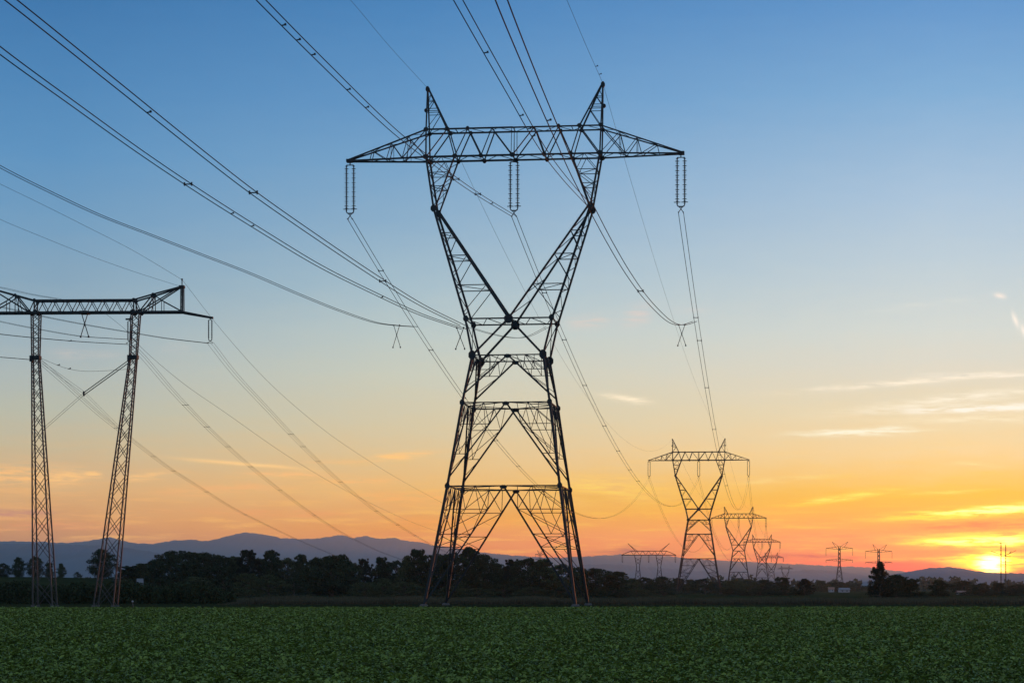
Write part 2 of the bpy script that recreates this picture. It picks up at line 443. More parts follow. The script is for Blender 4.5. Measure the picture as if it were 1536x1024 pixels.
def insulator(label, top, length, rz=-THETA, gap=0.64, sc=1.0, detail=2, group=None, foot=0.75, ticks=True, n=None):
    """two parallel strings of glass discs on yokes, with a clamp at the foot; returns the clamp's place"""
    root = empty('insulator', top, rz)
    tag(root, label, 'insulator', group)
    n = n or (20 if detail > 1 else 8)
    hw = gap / 2
    z0, z1 = -0.14, -length + foot
    for s in (-1, 1):
        prof = []
        for i in range(n):
            z = z0 - 0.1 + (z1 - z0 + 0.1) * i / (n - 1)
            big = (i % 2 == 0)
            R = (0.115 if big else 0.09) * sc
            prof += [(0.04 * sc, z + 0.06), (R, z + 0.015), (R * 0.9, z - 0.02), (0.04 * sc, z - 0.05)]
        m = MB(); m.lathe((s * hw, 0, 0), [(0.03 * sc, z0)] + prof + [(0.03 * sc, z1 - 0.1)], 8 if detail > 1 else 5)
        if detail > 1 and ticks:
            for i in range(1, n - 1, 2):
                z = z0 - 0.1 + (z1 - z0 + 0.1) * i / (n - 1)
                m.lathe((s * hw, 0, z), [(0.03, 0.02), (0.18, 0.0), (0.18, -0.03), (0.03, -0.03)], 10)
        m.build('disc_string', GLASSINS, root)
    m = MB()
    m.bar((-hw, 0, z0), (hw, 0, z0), 0.07 * sc); m.bar((0, 0, 0.1), (0, 0, z0), 0.09 * sc)
    m.build('top_yoke', STEEL, root)
    m = MB(); zy = z1 - 0.14 * min(1, foot / 0.75)
    m.bar((-hw, 0, z1 + 0.02), (-hw, 0, zy), 0.07 * sc); m.bar((hw, 0, z1 + 0.02), (hw, 0, zy), 0.07 * sc)
    m.bar((-hw, 0, zy), (-hw * 0.6, 0, zy - 0.12), 0.09 * sc); m.bar((hw, 0, zy), (hw * 0.6, 0, zy - 0.12), 0.09 * sc)
    m.bar((-hw * 0.6, 0, zy - 0.12), (hw * 0.6, 0, zy - 0.12), 0.1 * sc)
    if detail > 1:
        for s in (-1, 1) if ticks else (): m.bar((s * (hw - 0.28), 0, z1 + 0.12), (s * (hw + 0.28), 0, z1 + 0.12), 0.06)
    m.build('bottom_yoke', STEEL, root)
    m = MB(); zc = zy - 0.12 * min(1, foot / 0.75); ze = -length; fk = 0.2 * min(1, foot / 0.75)
    m.bar((-0.16, 0, zc), (0, 0, zc - fk), 0.06 * sc); m.bar((0.16, 0, zc), (0, 0, zc - fk), 0.06 * sc)
    m.bar((0, 0, zc - fk), (-0.2, 0, ze), 0.06 * sc); m.bar((0, 0, zc - fk), (0.2, 0, ze), 0.06 * sc)
    m.bar((-0.2, -0.16, ze), (-0.2, 0.16, ze - 0.0), 0.08 * sc); m.bar((0.2, -0.16, ze), (0.2, 0.16, ze), 0.08 * sc)
    m.build('clamp', STEEL, root)
    return Vector(top) + Vector((0, 0, -length))

# ------------------------------------------------------------------ wires
def smooth(pts, n=60):
    """Catmull-Rom through points, parameter by chord length"""
    P = [Vector(p) for p in pts]
    if len(P) == 2: return [lerp(P[0], P[1], i / n) for i in range(n + 1)]
    P = [P[0] * 2 - P[1]] + P + [P[-1] * 2 - P[-2]]
    out = []; seg = max(4, n // (len(P) - 3))
    for i in range(1, len(P) - 2):
        p0, p1, p2, p3 = P[i - 1], P[i], P[i + 1], P[i + 2]
        t0 = 0; t1 = t0 + math.sqrt((p1 - p0).length); t2 = t1 + math.sqrt((p2 - p1).length); t3 = t2 + math.sqrt((p3 - p2).length)
        for k in range(seg):
            t = t1 + (t2 - t1) * k / seg
            a1 = p0 * ((t1 - t) / (t1 - t0)) + p1 * ((t - t0) / (t1 - t0))
            a2 = p1 * ((t2 - t) / (t2 - t1)) + p2 * ((t - t1) / (t2 - t1))
            a3 = p2 * ((t3 - t) / (t3 - t2)) + p3 * ((t - t2) / (t3 - t2))
            b1 = a1 * ((t2 - t) / (t2 - t0)) + a2 * ((t - t0) / (t2 - t0))
            b2 = a2 * ((t3 - t) / (t3 - t1)) + a3 * ((t - t1) / (t3 - t1))
            out.append(b1 * ((t2 - t) / (t2 - t1)) + b2 * ((t - t1) / (t2 - t1)))
    out.append(P[-2])
    return out

def span(a, b, sag, n=60):
    return [lerp(a, b, i / n) - Vector((0, 0, 4 * sag * (i / n) * (1 - i / n))) for i in range(n + 1)]

def line(label, path, rad, gap=0.44, count=2, spacers=(), group=None, name='conductor_line', rad_end=None, merge_end=0.0, hangers=(), marks=()):
    """a bundle of cables along one path, with spacers and hanging damper rods as its parts"""
    root = empty(name, path[0]); tag(root, label, 'power line' if name != 'earth_wire' else 'earth wire', group)
    o = path[0]; n = len(path)
    rr = [rad + ((rad_end if rad_end else rad) - rad) * i / (n - 1) for i in range(n)]
    offs = [0.0] if count == 1 else [gap * (i / (count - 1) - 0.5) for i in range(count)]
    ca, sa = math.cos(THETA), -math.sin(THETA)
    def q(i, off, dz=0.0):
        return path[i] - o + Vector((off * ca, off * sa, dz))
    for k, off in enumerate(offs):
        m = MB(); m.tube([q(i, off, 0.04 if (count == 3 and k == 1) else 0) for i in range(n)], rr, 5)
        m.build('cable' if name != 'earth_wire' else 'wire', ALU, root)
    for t in spacers:
        i = min(n - 1, max(0, int(round(t * (n - 1)))))
        w = max(0.05 if count == 2 else 0.032, rr[i] * 2.2)
        m = MB(); m.bar(q(i, offs[0] - 0.04), q(i, offs[-1] + 0.04), w)
        for off in offs: m.bar(q(i, off, -w * 1.6), q(i, off, w * 1.9), w * 1.3)
        m.build('spacer', STEEL, root)
    for t in marks:      # small vibration dampers clamped on one cable
        i = min(n - 1, max(0, int(round(t * (n - 1)))))
        m = MB(); m.bar(q(i, offs[0], -0.02), q(i, offs[0] + 0.22, 0.02), 0.05); m.bar(q(i, offs[0] + 0.16, 0.02), q(i, offs[0] + 0.24, 0.04), 0.09)
        m.build('vibration_damper', STEEL, root)
    for t, hgt in hangers:
        i = min(n - 1, max(0, int(round(t * (n - 1)))))
        m = MB()
        for s in (-1, 1):
            m.bar(q(i, s * 0.3), q(i, -s * 0.38, -hgt), 0.055)
            m.bar(q(i, -s * 0.38, -hgt + 0.03), q(i, -s * 0.38, -hgt - 0.1), 0.12)
            m.bar(q(i, s * 0.3, -0.05), q(i, s * 0.3, 0.08), 0.13)
        m.bar(q(i, 0, -hgt * 0.48), q(i, 0, -hgt * 0.40), 0.1)
        m.build('damper_rod', STEEL, root)
    return root

def pxpath(pts, n=80):
    """photo-pixel anchors with a distance each -> smooth path in space"""
    s = smooth([Vector((p[0], p[1], p[2] * 300)) for p in pts], n)
    return [W(p.x, p.y, p.z / 300) for p in s]

# ---- the main line
T1 = pylon('pylon', 'tallest dark steel wineglass pylon standing at the field edge', 762.5, 1.0, 0.83, 2, 0.0128)
T2 = pylon('pylon', 'second-largest wineglass pylon, whole outline against the orange sky among low trees', 1048, 3.36, 1.12, 2, 0, 'wineglass pylons receding toward the sunset')
T3 = pylon('pylon', 'third-largest wineglass pylon, half overlapped by the crossarm end of a fainter one', 1108, 6.14, 1.8, 1, 0, 'wineglass pylons receding toward the sunset')
T4 = pylon('pylon', 'faint fourth-largest wineglass pylon just behind the third-largest one', 1143, 9.3, 2.3, 1, 0, 'wineglass pylons receding toward the sunset')
T5 = pylon('pylon', 'small faint wineglass pylon overlapping the fourth-largest one, hazy', 1157, 14.0, 2.9, 1, 0, 'wineglass pylons receding toward the sunset')
T6 = pylon('pylon', 'tiniest wineglass pylon of the row, only its head above the treetops', 1178, 22.0, 4.0, 1, 0, 'wineglass pylons receding toward the sunset')
T1['root']['group'] = 'wineglass pylons receding toward the sunset'

names = ['tallest pylon', 'second-largest pylon', 'third-largest pylon', 'fourth-largest pylon', 'small fifth pylon']
ends = []
for k, T in enumerate((T1, T2, T3, T4, T5)):
    det = 2 if k == 0 else 1
    sc = (1.0, 1.5, 2.2, 3.0, 4.0)[k]
    e = []
    for s, lab in ((-1, 'left crossarm tip'), (0, 'middle of the crossarm'), (1, 'right crossarm tip')):
        uu = s * (T['tip'] - (0.05 if s else 0))
        top = T['at'](uu, 0, T['zb'] - (0.2 if s else 0.25))
        e.append(insulator(f'double disc insulator hanging at the {lab} of the {names[k]}', top, 4.85, -THETA, 0.64, sc, det, 'double insulators under the pylon crossarms', n=(20, 14, 8, 6, 6)[k]))
    ends.append((e, [T['at'](s * 7.65, 0, T['pk'] + 0.1) for s in (-1, 1)]))
GRP = 'sagging conductor lines of the pylon row'
ph = ['left', 'middle', 'right']
sags = [(18.3, 15.6, 16.5), (17, 16, 16), (14, 14, 14), (16, 16, 16)]
for k in range(4):
    rad = (0.027, 0.026, 0.036, 0.05)[k]
    if k == 3: rngp = ()
    else: rngp = range(3)
    for j in rngp:
        path = span(ends[k][0][j], ends[k + 1][0][j], sags[k][j], 90)
        sp = (0.035 + 0.02 * j, 0.10, 0.155, 0.22, 0.28, 0.33, 0.38) if k == 0 else ()
        line(f'{ph[j]} twin cable sagging from the {names[k]} to the {names[k+1]}', path, rad, 0.44, 2, sp, GRP, rad_end=(0.015 if k == 0 else rad))
    for j in range(2):
        if k > 2: continue
        sg = ((14, 5.5), (8, 8), (8, 8))[k][j]
        line(f'thin earth wire from the {("left", "right")[j]} peak of the {names[k]} to the {names[k+1]}', span(ends[k][1][j], ends[k + 1][1][j], sg, 80), (0.014, 0.018, 0.03)[k], count=1, group='thin earth wires', name='earth_wire', rad_end=(0.009, 0.016, 0.025)[k])

# near span, coming over the camera
def near(label, end, pts, rad, **kw):
    path = pxpath(pts, 90)
    if end is not None:
        shift = end - path[-1]; n = len(path) - 1
        path = [p + shift * (i / n) ** 2 for i, p in enumerate(path)]
    return line(label, path, rad, **kw)

NE = ends[0]
near('twin cable coming from the top edge to the middle insulator of the tallest pylon', NE[0][1],
     [(285, -110, 0.45), (391, 0, 0.511), (480, 90, 0.575), (585, 192, 0.685), (636, 234, 0.76), (683, 270, 0.84), (722, 297, 0.92), (769, 326, 1.0)], 0.026,
     spacers=(0.72, 0.83), marks=(0.2, 0.24, 0.275, 0.34, 0.38, 0.6, 0.9), group=GRP, gap=0.42)
near('thin earth wire from the top edge to the left peak of the tallest pylon', NE[1][0],
     [(420, -110, 0.70), (525, 0, 0.80), (580, 66, 0.89), (640, 133, 1.0)], 0.012, count=1, name='earth_wire', group='thin earth wires')
near('thin earth wire from the top edge to the right peak of the tallest pylon', NE[1][1],
     [(800, -110, 0.72), (850, 0, 0.81), (878, 66, 0.9), (905, 127, 0.99)], 0.014, count=1, name='earth_wire', group='thin earth wires', marks=(0.86, 0.92))
near('thick twin cable from the upper left corner ending at the waist of the tallest pylon', None,
     [(-120, -105, 0.36), (16, 0, 0.40), (160, 115, 0.48), (301, 228, 0.57), (380, 289, 0.63), (470, 352, 0.70), (561, 413, 0.79), (630, 456, 0.89), (694, 488, 0.985)], 0.024,
     spacers=(0.5, 0.77), group=GRP, gap=0.43, rad_end=0.03, marks=(0.31,))
near('twin cable below the thick corner one, running to the leg of the tallest pylon', None,
     [(-120, -20, 0.42), (0, 76, 0.47), (110, 156, 0.55), (212, 229, 0.63), (300, 288, 0.68), (400, 351, 0.76), (480, 399, 0.82), (560, 439, 0.88), (630, 471, 0.94), (697, 494, 0.985)], 0.026,
     spacers=(0.42,), marks=(0.5, 0.53, 0.8), group=GRP, gap=0.43, rad_end=0.03, hangers=((0.992, 1.75),))
near('single-looking dark cable sagging above the portal pylon to the slanting left cable', None,
     [(-120, 180, 0.96), (0, 250, 1.0), (75, 288, 1.02), (150, 323, 1.04), (225, 352, 1.06), (300, 381, 1.08), (375, 410, 1.10), (450, 442, 1.12), (510, 466, 1.145), (565, 484, 1.165), (595, 488, 1.175), (624, 490, 1.183)], 0.032,
     group=GRP, gap=0.40, rad_end=0.028, hangers=((0.912, 2.2),))
near('twin cable crossing the crossarm and ending at an elbow of the tallest pylon', None,
     [(625, -110, 0.46), (687, 0, 0.50), (728, 73, 0.55), (770, 147, 0.61), (798, 197, 0.66), (822, 235, 0.72), (851, 272, 0.82), (882, 306, 0.965)], 0.024,
     spacers=(), marks=(0.3, 0.5, 0.56, 0.6), group=GRP, gap=0.40, rad_end=0.028)
near('thickest twin cable, crossing the crossarm and curving down beyond the pylon', None,
     [(712, -110, 0.37), (752, 0, 0.40), (784, 80, 0.46), (812, 147, 0.52), (837, 205, 0.58), (862, 262, 0.66), (889, 315, 0.74), (915, 364, 0.82), (943, 411, 0.88), (975, 454, 0.98), (1008, 484, 1.06), (1025, 487, 1.11), (1042, 482, 1.165)], 0.026,
     spacers=(0.72,), marks=(0.3,), group=GRP, gap=0.42, rad_end=0.032, hangers=((0.905, 1.95),))
near('faint slack cable looping between the two legs of the tallest pylon under its waist', None,
     [(704, 491, 1.02), (735, 500, 1.03), (765, 506, 1.035), (790, 505, 1.03), (822, 490, 1.02)], 0.02, group=GRP, gap=0.30, name='slack_cable')

# ------------------------------------------------------------------ portal pylon
def lattice_column(m, c0, c1, w0, w1, n, main, lac):
    """square tapered lattice column from c0 to c1"""
    c0, c1 = Vector(c0), Vector(c1)
    P = lambda su, sv, t: lerp(c0, c1, t) + Vector((su, sv, 0)) * ((w0 + (w1 - w0) * t) / 2)
    for su in (-1, 1):
        for sv in (-1, 1): m.bar(P(su, sv, 0), P(su, sv, 1), main)
    ts = [0.0]
    w = lambda t: w0 + (w1 - w0) * t
    raw = [w((i + 0.5) / n) for i in range(n)]; tot = sum(raw)
    for q in raw: ts.append(ts[-1] + q / tot)
    for i in range(n):
        a, b = ts[i], ts[i + 1]
        for sv in (-1, 1):
            m.bar(P(-1, sv, a), P(1, sv, b), lac); m.bar(P(1, sv, a), P(-1, sv, b), lac)
            s = 1 if i % 2 else -1
            m.bar(P(sv, -s, a), P(sv, s, b), lac * 0.6)
    return P

def portal():
    r = 0.963; mp = MPP * r; TH = math.radians(2.5)
    base = W(128, HY, r); base.z = 0
    root = empty('portal_pylon', base, -TH)
    tag(root, 'portal pylon with two leaning lattice legs under one long beam', 'pylon')
    ca = math.cos(TH)
    U = lambda x: (x - 128) * mp / ca
    Z = lambda y: (HY - y) * mp + EYE
    zt, zc, zbm, ztop = Z(470), Z(536), Z(469), Z(451)
    for top, col, bot in ((53.5, 53.0, 67), (204.5, 200.5, 158.5)):
        m = MB()
        lattice_column(m, (U(bot), 0, 0), (U(col), 0, zc), 1.65, 0.56, 15, 0.105, 0.045)
        lattice_column(m, (U(col), 0, zc), (U(top), 0, zt), 0.56, 0.68, 6, 0.09, 0.04)
        leg = m.build('leg', STEEL_P, root)
        c = MB(); c.box((U(col), 0, zc), 0.78, 0.78, 0.3); c.box((U(col) - 0.3, -0.35, zc - 0.1), 0.25, 0.2, 0.5); c.build('collar', STEEL, leg)
        for su in (-1, 1):
            for sv in (-1, 1):
                f = MB(); f.lathe((U(bot) + su * 0.82, sv * 0.82, -0.4), [(0, 0.5), (0.16, 0.5), (0.25, 0)], 8); f.build('footing', CONC, leg)
    # beam
    m = MB(); h = 0.5
    u0, u1 = U(53), U(203)
    for sv in (-1, 1):
        V = sv * h
        m.bar((U(-21), V, zbm), (U(277), V, zbm), 0.15)
        m.bar((u0, V, ztop), (u1, V, ztop), 0.13)
        n = 8
        for i in range(n):
            a = u0 + (u1 - u0) * i / n; b = u0 + (u1 - u0) * (i + 1) / n; c = (a + b) / 2
            m.bar((a, V, zbm), (c, V, ztop), 0.055); m.bar((c, V, ztop), (b, V, zbm), 0.055)
        for s, x0, sx in ((1, 203, 1), (-1, 53, -1)):
            X = lambda d: U(x0 + sx * d)
            m.bar((X(0), V, ztop), (X(29), V, Z(443)), 0.12); m.bar((X(29), V, Z(443)), (X(71), V * 0.5, Z(431)), 0.12)
            m.bar((X(8), V, zbm), (X(29), V, Z(443)), 0.09); m.bar((X(8), V, zbm), (X(68), V * 0.5, Z(432)), 0.09)
            m.bar((X(29), V, Z(443)), (X(42), V, Z(452)), 0.08); m.bar((X(42), V, Z(452)), (X(73), V, zbm), 0.09)
            m.bar((X(29), V, Z(443)), (X(29), V, zbm), 0.06); m.bar((X(42), V, Z(452)), (X(42), V, zbm), 0.05)
            m.bar((X(0), V, ztop), (X(0), V, zbm), 0.1); m.bar((X(0), V, ztop), (X(8), V, zbm), 0.07)
            m.bar((X(22), V, zbm), (X(29), V, Z(443)), 0.05)
            m.plate((X(0), V, ztop), 0.3, 0.3); m.plate((X(8), V, zbm), 0.4, 0.4); m.plate((X(-2), V, zbm), 0.4, 0.4); m.plate((X(29), V, Z(443)), 0.25, 0.25)
    us = np.linspace(U(-18), U(275), 41)
    for i in range(40):
        s = 1 if i % 2 else -1
        m.bar((us[i], s * h, zbm), (us[i + 1], -s * h, zbm), 0.06)
    us = np.linspace(u0, u1, 21)
    for i in range(20):
        s = 1 if i % 2 else -1
        m.bar((us[i], s * h, ztop), (us[i + 1], -s * h, ztop), 0.05)
    m.box((U(127), 0, zbm), 0.7, 1.1, 0.22)
    m.build('beam', STEEL, root)
    # end posts with arms reaching out
    for sx, x0 in ((1, 203), (-1, 53)):
        X = lambda d: U(x0 + sx * d)
        m = MB()
        for d in (70, 73):
            for sv in (-1, 1): m.bar((X(d), sv * 0.3, zbm), (X(d), sv * 0.25, Z(431)), 0.08)
        zz = np.linspace(zbm, Z(431), 8)
        for i in range(7): m.bar((X(70 if i % 2 else 73), -0.3, zz[i]), (X(73 if i % 2 else 70), -0.3, zz[i + 1]), 0.04)
        m.box((X(71), 0, Z(431)), 0.42, 0.6, 0.2)
        m.bar((X(71), 0, Z(431)), (X(71), 0, Z(420)), 0.07); m.box((X(71), 0, Z(420)), 0.12, 0.12, 0.14)
        m.build('end_post', STEEL, root)
        m = MB()
        for sv in (-1, 1):
            m.bar((X(73), sv * h, zbm), (X(115), sv * 0.12, Z(477)), 0.11)
            m.bar((X(73), sv * h * 0.7, Z(470.5)), (X(115), sv * 0.12, Z(478)), 0.09)
        for i in range(4):
            d0, d1 = 75 + i * 9, 84 + i * 9; s = 1 if i % 2 else -1
            hh = lambda d: h * (1 - (d - 73) / 50)
            m.bar((X(d0), s * hh(d0), Z(468.5 + (d0 - 73) * 0.2)), (X(d1), -s * hh(d1), Z(468.5 + (d1 - 73) * 0.2)), 0.05)
        m.box((X(115), 0, Z(477.5)), 0.3, 0.4, 0.16)
        m.build('arm', STEEL, root)
    # crossed tie rods between the legs and the hanging rods under the beam
    m = MB()
    for dy in (0, 0.22):
        a, b = (U(196), -0.3, Z(540) - dy), (U(127), -0.3, Z(589) - dy)
        m.bar(a, b, 0.06); m.bar(b, (U(64.5), -0.3, Z(643) - dy), 0.02)
        m.bar((U(60), 0.3, Z(540) - dy), (U(127), 0.3, Z(588) - dy), 0.02); m.bar((U(127), 0.3, Z(588) - dy), (U(180), 0.3, Z(641) - dy), 0.015)
    m.box((U(127), -0.3, Z(589) - 0.1), 0.14, 0.12, 0.4)
    m.build('tie_rod', STEEL, root)
    m = MB()
    for s in (-1, 1):
        m.bar((U(127 + s * 4.5), 0, zbm - 0.1), (U(127 - s * 6), 0, Z(504.5)), 0.06); m.box((U(127 - s * 6), 0, Z(505)), 0.12, 0.12, 0.14)
    m.box((U(127), 0, Z(487)), 0.12, 0.1, 0.22)
    m.build('hanging_rod', STEEL, root)
    # bracket for the middle string
    m = MB(); m.bar((U(189), 0, Z(479)), (U(200), 0, Z(479)), 0.13); m.bar((U(195), 0, Z(479)), (U(199), 0, zbm), 0.08); m.build('bracket', STEEL, root)
    mat = Matrix.Translation(base) @ Matrix.Rotation(-TH, 4, 'Z')
    return dict(at=lambda x, y, v=0: mat @ Vector((U(x), v, Z(y))), TH=TH)

P1 = portal()
insR = insulator('short double insulator hanging from the outer arm tip of the portal pylon', P1['at'](316.5, 478), 2.05, -P1['TH'], 0.27, 0.55, 2, 'double insulators under the pylon crossarms', 0.36, False, 16)
insM = insulator('short double insulator beside the right leg of the portal pylon', P1['at'](194.5, 479.5), 1.95, -P1['TH'], 0.24, 0.55, 2, 'double insulators under the pylon crossarms', 0.36, False, 16)
G2 = 'conductor lines of the portal pylon'
def away(label, start, pts, rad, rad_end, **kw):
    pts = list(pts); path = pxpath(pts, 90)
    if start is not None:
        sh = start - path[0]; n = len(path) - 1
        path = [p + sh * (1 - i / n) ** 3 for i, p in enumerate(path)]
    return line(label, path, rad, rad_end=rad_end, **kw)
away('triple cable sloping from the portal pylon arm tip down behind the tallest pylon', insR,
     [(317, 515, .965), (352, 560, 1.05), (400, 612, 1.18), (450, 665, 1.36), (500, 713, 1.58), (560, 763, 1.9), (600, 789, 2.2), (640, 813, 2.7), (690, 838, 3.4)], 0.0115, 0.017, gap=0.58, count=3, spacers=(0.34, 0.39, 0.44, 0.52, 0.64, 0.74, 0.82), group=G2)
away('triple cable sloping from the portal pylon right leg down to the middle of the wood', insM,
     [(194, 515, .965), (215, 536, 1.0), (260, 588, 1.12), (310, 640, 1.28), (360, 686, 1.48), (420, 735, 1.75), (490, 785, 2.15), (550, 818, 2.6), (610, 842, 3.3)], 0.0115, 0.017, gap=0.58, count=3, spacers=(0.30, 0.38, 0.45, 0.53, 0.62, 0.72), group=G2)
away('triple cable sloping from the portal pylon left leg down behind the wood', None,
     [(58, 540, .97), (100, 577, 1.06), (150, 622, 1.2), (200, 661, 1.37), (250, 699, 1.57), (300, 731, 1.8), (350, 762, 2.1), (410, 792, 2.5), (460, 815, 2.95), (520, 840, 3.6)], 0.0115, 0.017, gap=0.58, count=3, spacers=(0.28, 0.4, 0.47, 0.58, 0.7), group=G2)
away('thin earth wire from the portal pylon end post rod sloping to the tallest pylon legs', P1['at'](274, 420),
     [(274, 420, .963), (330, 492, 1.1), (400, 570, 1.3), (480, 640, 1.6), (560, 695, 2.0), (660, 752, 2.8), (740, 790, 4.0)], 0.012, 0.022, count=1, name='earth_wire', group='thin earth wires')
away('thin earth wire from behind the portal pylon beam sloping between its triple cables', None,
     [(158, 470, .97), (190, 496, 1.0), (211, 520, 1.04), (270, 571, 1.15), (340, 620, 1.33), (420, 676, 1.62), (500, 725, 2.05), (600, 775, 2.9), (680, 805, 4.0)], 0.011, 0.022, count=1, name='earth_wire', group='thin earth wires')
away('thin earth wire above the portal pylon meeting its end post rod', None,
     [(-100, 228, .80), (0, 276, .84), (60, 305, .87), (130, 340, .90), (200, 376, .93), (274, 420, .962)], 0.012, 0.012, count=1, name='earth_wire', group='thin earth wires')
away('thin earth wire below the upper one, meeting the portal pylon end post top', None,
     [(-100, 281, .80), (0, 329, .84), (60, 354, .87), (130, 382, .90), (200, 407, .93), (272, 430, .962)], 0.012, 0.012, count=1, name='earth_wire', group='thin earth wires')
away('twin cable passing behind the portal pylon beam to its outer insulator', None,
     [(-100, 440, .9), (0, 460, .92), (67, 475, .935), (140, 489, .945), (199, 499, .955), (248, 507, .96), (316, 515, .963)], 0.016, 0.016, group=G2, gap=0.30)
away('twin cable crossing the portal pylon left leg to the insulator by its right leg', None,
     [(-100, 489, .9), (0, 501, .92), (36, 505, .93), (117, 512, .95), (193, 516.5, .962)], 0.016, 0.016, group=G2, gap=0.30, marks=(0.55, 0.72))
away('twin cable entering behind the portal pylon legs just under its hanging rods', None,
     [(-100, 458, 1.0), (0, 482, 1.0), (60, 494, 1.0), (120, 504, 1.0), (160, 507, 1.0), (194, 509, .98)], 0.015, 0.015, group=G2, gap=0.30)
away('twin cable meeting the collar of the portal pylon left leg', None,
     [(-100, 529, .93), (0, 535.5, .945), (49, 539.5, .96)], 0.016, 0.016, group=G2, gap=0.26)
away('twin cable skimming over the portal pylon beam from the picture edge', None,
     [(-100, 415, .9), (0, 431, .93), (45, 441, .95), (89, 448.5, .963)], 0.013, 0.013, group=G2, gap=0.34)
away('slack wire with two weights between the portal pylon legs', None,
     [(61, 537, .96), (80, 545, .96), (97, 551.5, .96), (120, 556, .96), (145, 556.5, .96), (199, 553, .96)], 0.013, 0.013, count=1, group=G2, name='slack_cable', marks=(0.27, 0.44))

# ------------------------------------------------------------------ small distant pylons
def far_portal():
    r = 6.6; mp = MPP * r
    base = W(973, HY, r); base.z = 0
    root = empty('portal_pylon', base, -math.radians(3)); tag(root, 'small far portal pylon with slanted horns above the treetops', 'pylon')
    U = lambda x: (x - 973) * mp; Z = lambda y: (HY - y) * mp + EYE
    m = MB()
    for sv in (-1, 1):
        m.bar((U(932), sv * .5, Z(832)), (U(1014), sv * .5, Z(832)), 0.42); m.bar((U(946), sv * .5, Z(826)), (U(1000), sv * .5, Z(826)), 0.36)
        xs_ = np.linspace(946, 1000, 13)
        for i in range(12):
            m.bar((U(xs_[i]), sv * .5, Z(832 if i % 2 else 826)), (U(xs_[i + 1]), sv * .5, Z(826 if i % 2 else 832)), 0.22)
        m.bar((U(932), sv * .5, Z(832)), (U(946), sv * .5, Z(826)), 0.3); m.bar((U(1014), sv * .5, Z(832)), (U(1000), sv * .5, Z(826)), 0.3)
    m.build('beam', STEEL, root)
    for x in (957, 989):
        m = MB()
        for s in (-1, 1):
            for sv in (-1, 1):
                m.bar((U(x + s * 5.2), sv * .9, Z(832)), (U(x + s * 2), sv * .5, Z(850)), 0.32); m.bar((U(x + s * 2), sv * .5, Z(850)), (U(x + s * 6.5), sv * 1.2, 0), 0.36)
        for a, b, c, d in ((4.5, 836, 3.6, 841), (3.6, 841, 2.8, 846), (2.6, 854, 3.3, 861), (3.3, 861, 4.2, 868)):
            m.bar((U(x - a), -.6, Z(b)), (U(x + c), -.6, Z(d)), 0.2); m.bar((U(x + a), -.6, Z(b)), (U(x - c), -.6, Z(d)), 0.2)
        m.build('leg', STEEL, root)
    for x, x2 in ((953, 942), (992, 1004)):
        m = MB(); m.bar((U(x), 0, Z(826)), (U(x2), 0, Z(814.5)), 0.32); m.bar((U(x + (3 if x < 970 else -3)), 0, Z(826)), (U(x2), 0, Z(815)), 0.2); m.build('horn', STEEL, root)
    for k, (x, lab) in enumerate(((933.5, 'left beam end'), (973, 'beam middle'), (1013, 'right beam end'))):
        insulator(f'tiny insulator hanging from the {lab} of the far portal pylon', base + Vector((U(x), 0, Z(832.3))), 11 * mp, 0, 0.5, 2.2, 1, 'tiny insulators on the far pylons')
far_portal()

def mast(label, px, r, top, arms, horns, halfw, seed):
    mp = MPP * r
    base = W(px, HY, r); base.z = 0
    root = empty('lattice_mast', base); tag(root, label, 'pylon')
    U = lambda x: (x - px) * mp; Z = lambda y: (HY - y) * mp + EYE
    m = MB(); H = Z(top)
    w = mp * 0.62
    for s in (-1, 1):
        for sv in (-1, 1):
            m.bar((s * halfw * mp, sv * halfw * mp, 0), (s * 1.6 * mp, sv * 1.6 * mp, H * 0.58), w); m.bar((s * 1.6 * mp, sv * 1.6 * mp, H * 0.58), (s * 1.3 * mp, sv * 1.3 * mp, H), w)
    hz = [0.12, 0.26, 0.38, 0.48, 0.58, 0.68, 0.78, 0.88, 0.98]
    ww = lambda t: mp * float(np.interp(t, [0, 0.58, 1], [halfw, 1.6, 1.3]))
    for a, b in zip(hz, hz[1:]):
        for sv in (-1, 1):
            m.bar((-ww(a), sv * ww(a), a * H), (ww(b), sv * ww(b), b * H), w * 0.55); m.bar((ww(a), sv * ww(a), a * H), (-ww(b), sv * ww(b), b * H), w * 0.55)
    m.build('mast_body', STEEL, root)
    for y, hl, rise, ins in arms:
        a = MB()
        for s in (-1, 1):
            a.bar((0, 0, Z(y - rise)), (s * hl * mp, 0, Z(y)), w * 0.9); a.bar((0, 0, Z(y + 1.5)), (s * hl * mp, 0, Z(y)), w * 0.8)
            for t in (0.3, 0.6): a.bar((s * hl * mp * t, 0, Z(y - rise * (1 - t))), (s * hl * mp * (t - 0.15), 0, Z(y + 1.5 * (1 - t))), w * 0.5)
        arm = a.build('crossarm', STEEL, root)
        if ins:
            b = MB()
            for s in (-1, 1): b.tube([(s * hl * mp, 0, Z(y)), (s * hl * mp, 0, Z(y + ins))], w * 0.42, 5)
            b.build('suspension_string', GLASSINS, arm)
    for x0, x1, y1 in horns:
        b = MB(); b.bar((U(px + x0), 0, Z(top + 2)), (U(px + x1), 0, Z(y1)), w * 0.8); b.bar((U(px + x0 * 0.3), 0, Z(top)), (U(px + x1), 0, Z(y1)), w * 0.6); b.build('horn', STEEL, root)
mast('distant two-armed lattice mast left of the spiky tree, against clear orange sky', 1259, 9.0, 819, [(822, 20, 3.0, 11), (839.5, 20, 2.0, 4)], [(-5, -11, 812), (7, 13, 812)], 6.5, 1)
mast('distant lattice mast half hidden behind the spiky tall tree', 1318, 11.0, 823, [(826.5, 20, 2.5, 11), (843, 20, 1.5, 2)], [(-5, -9, 815.5), (7, 12, 816.5)], 6.0, 2)
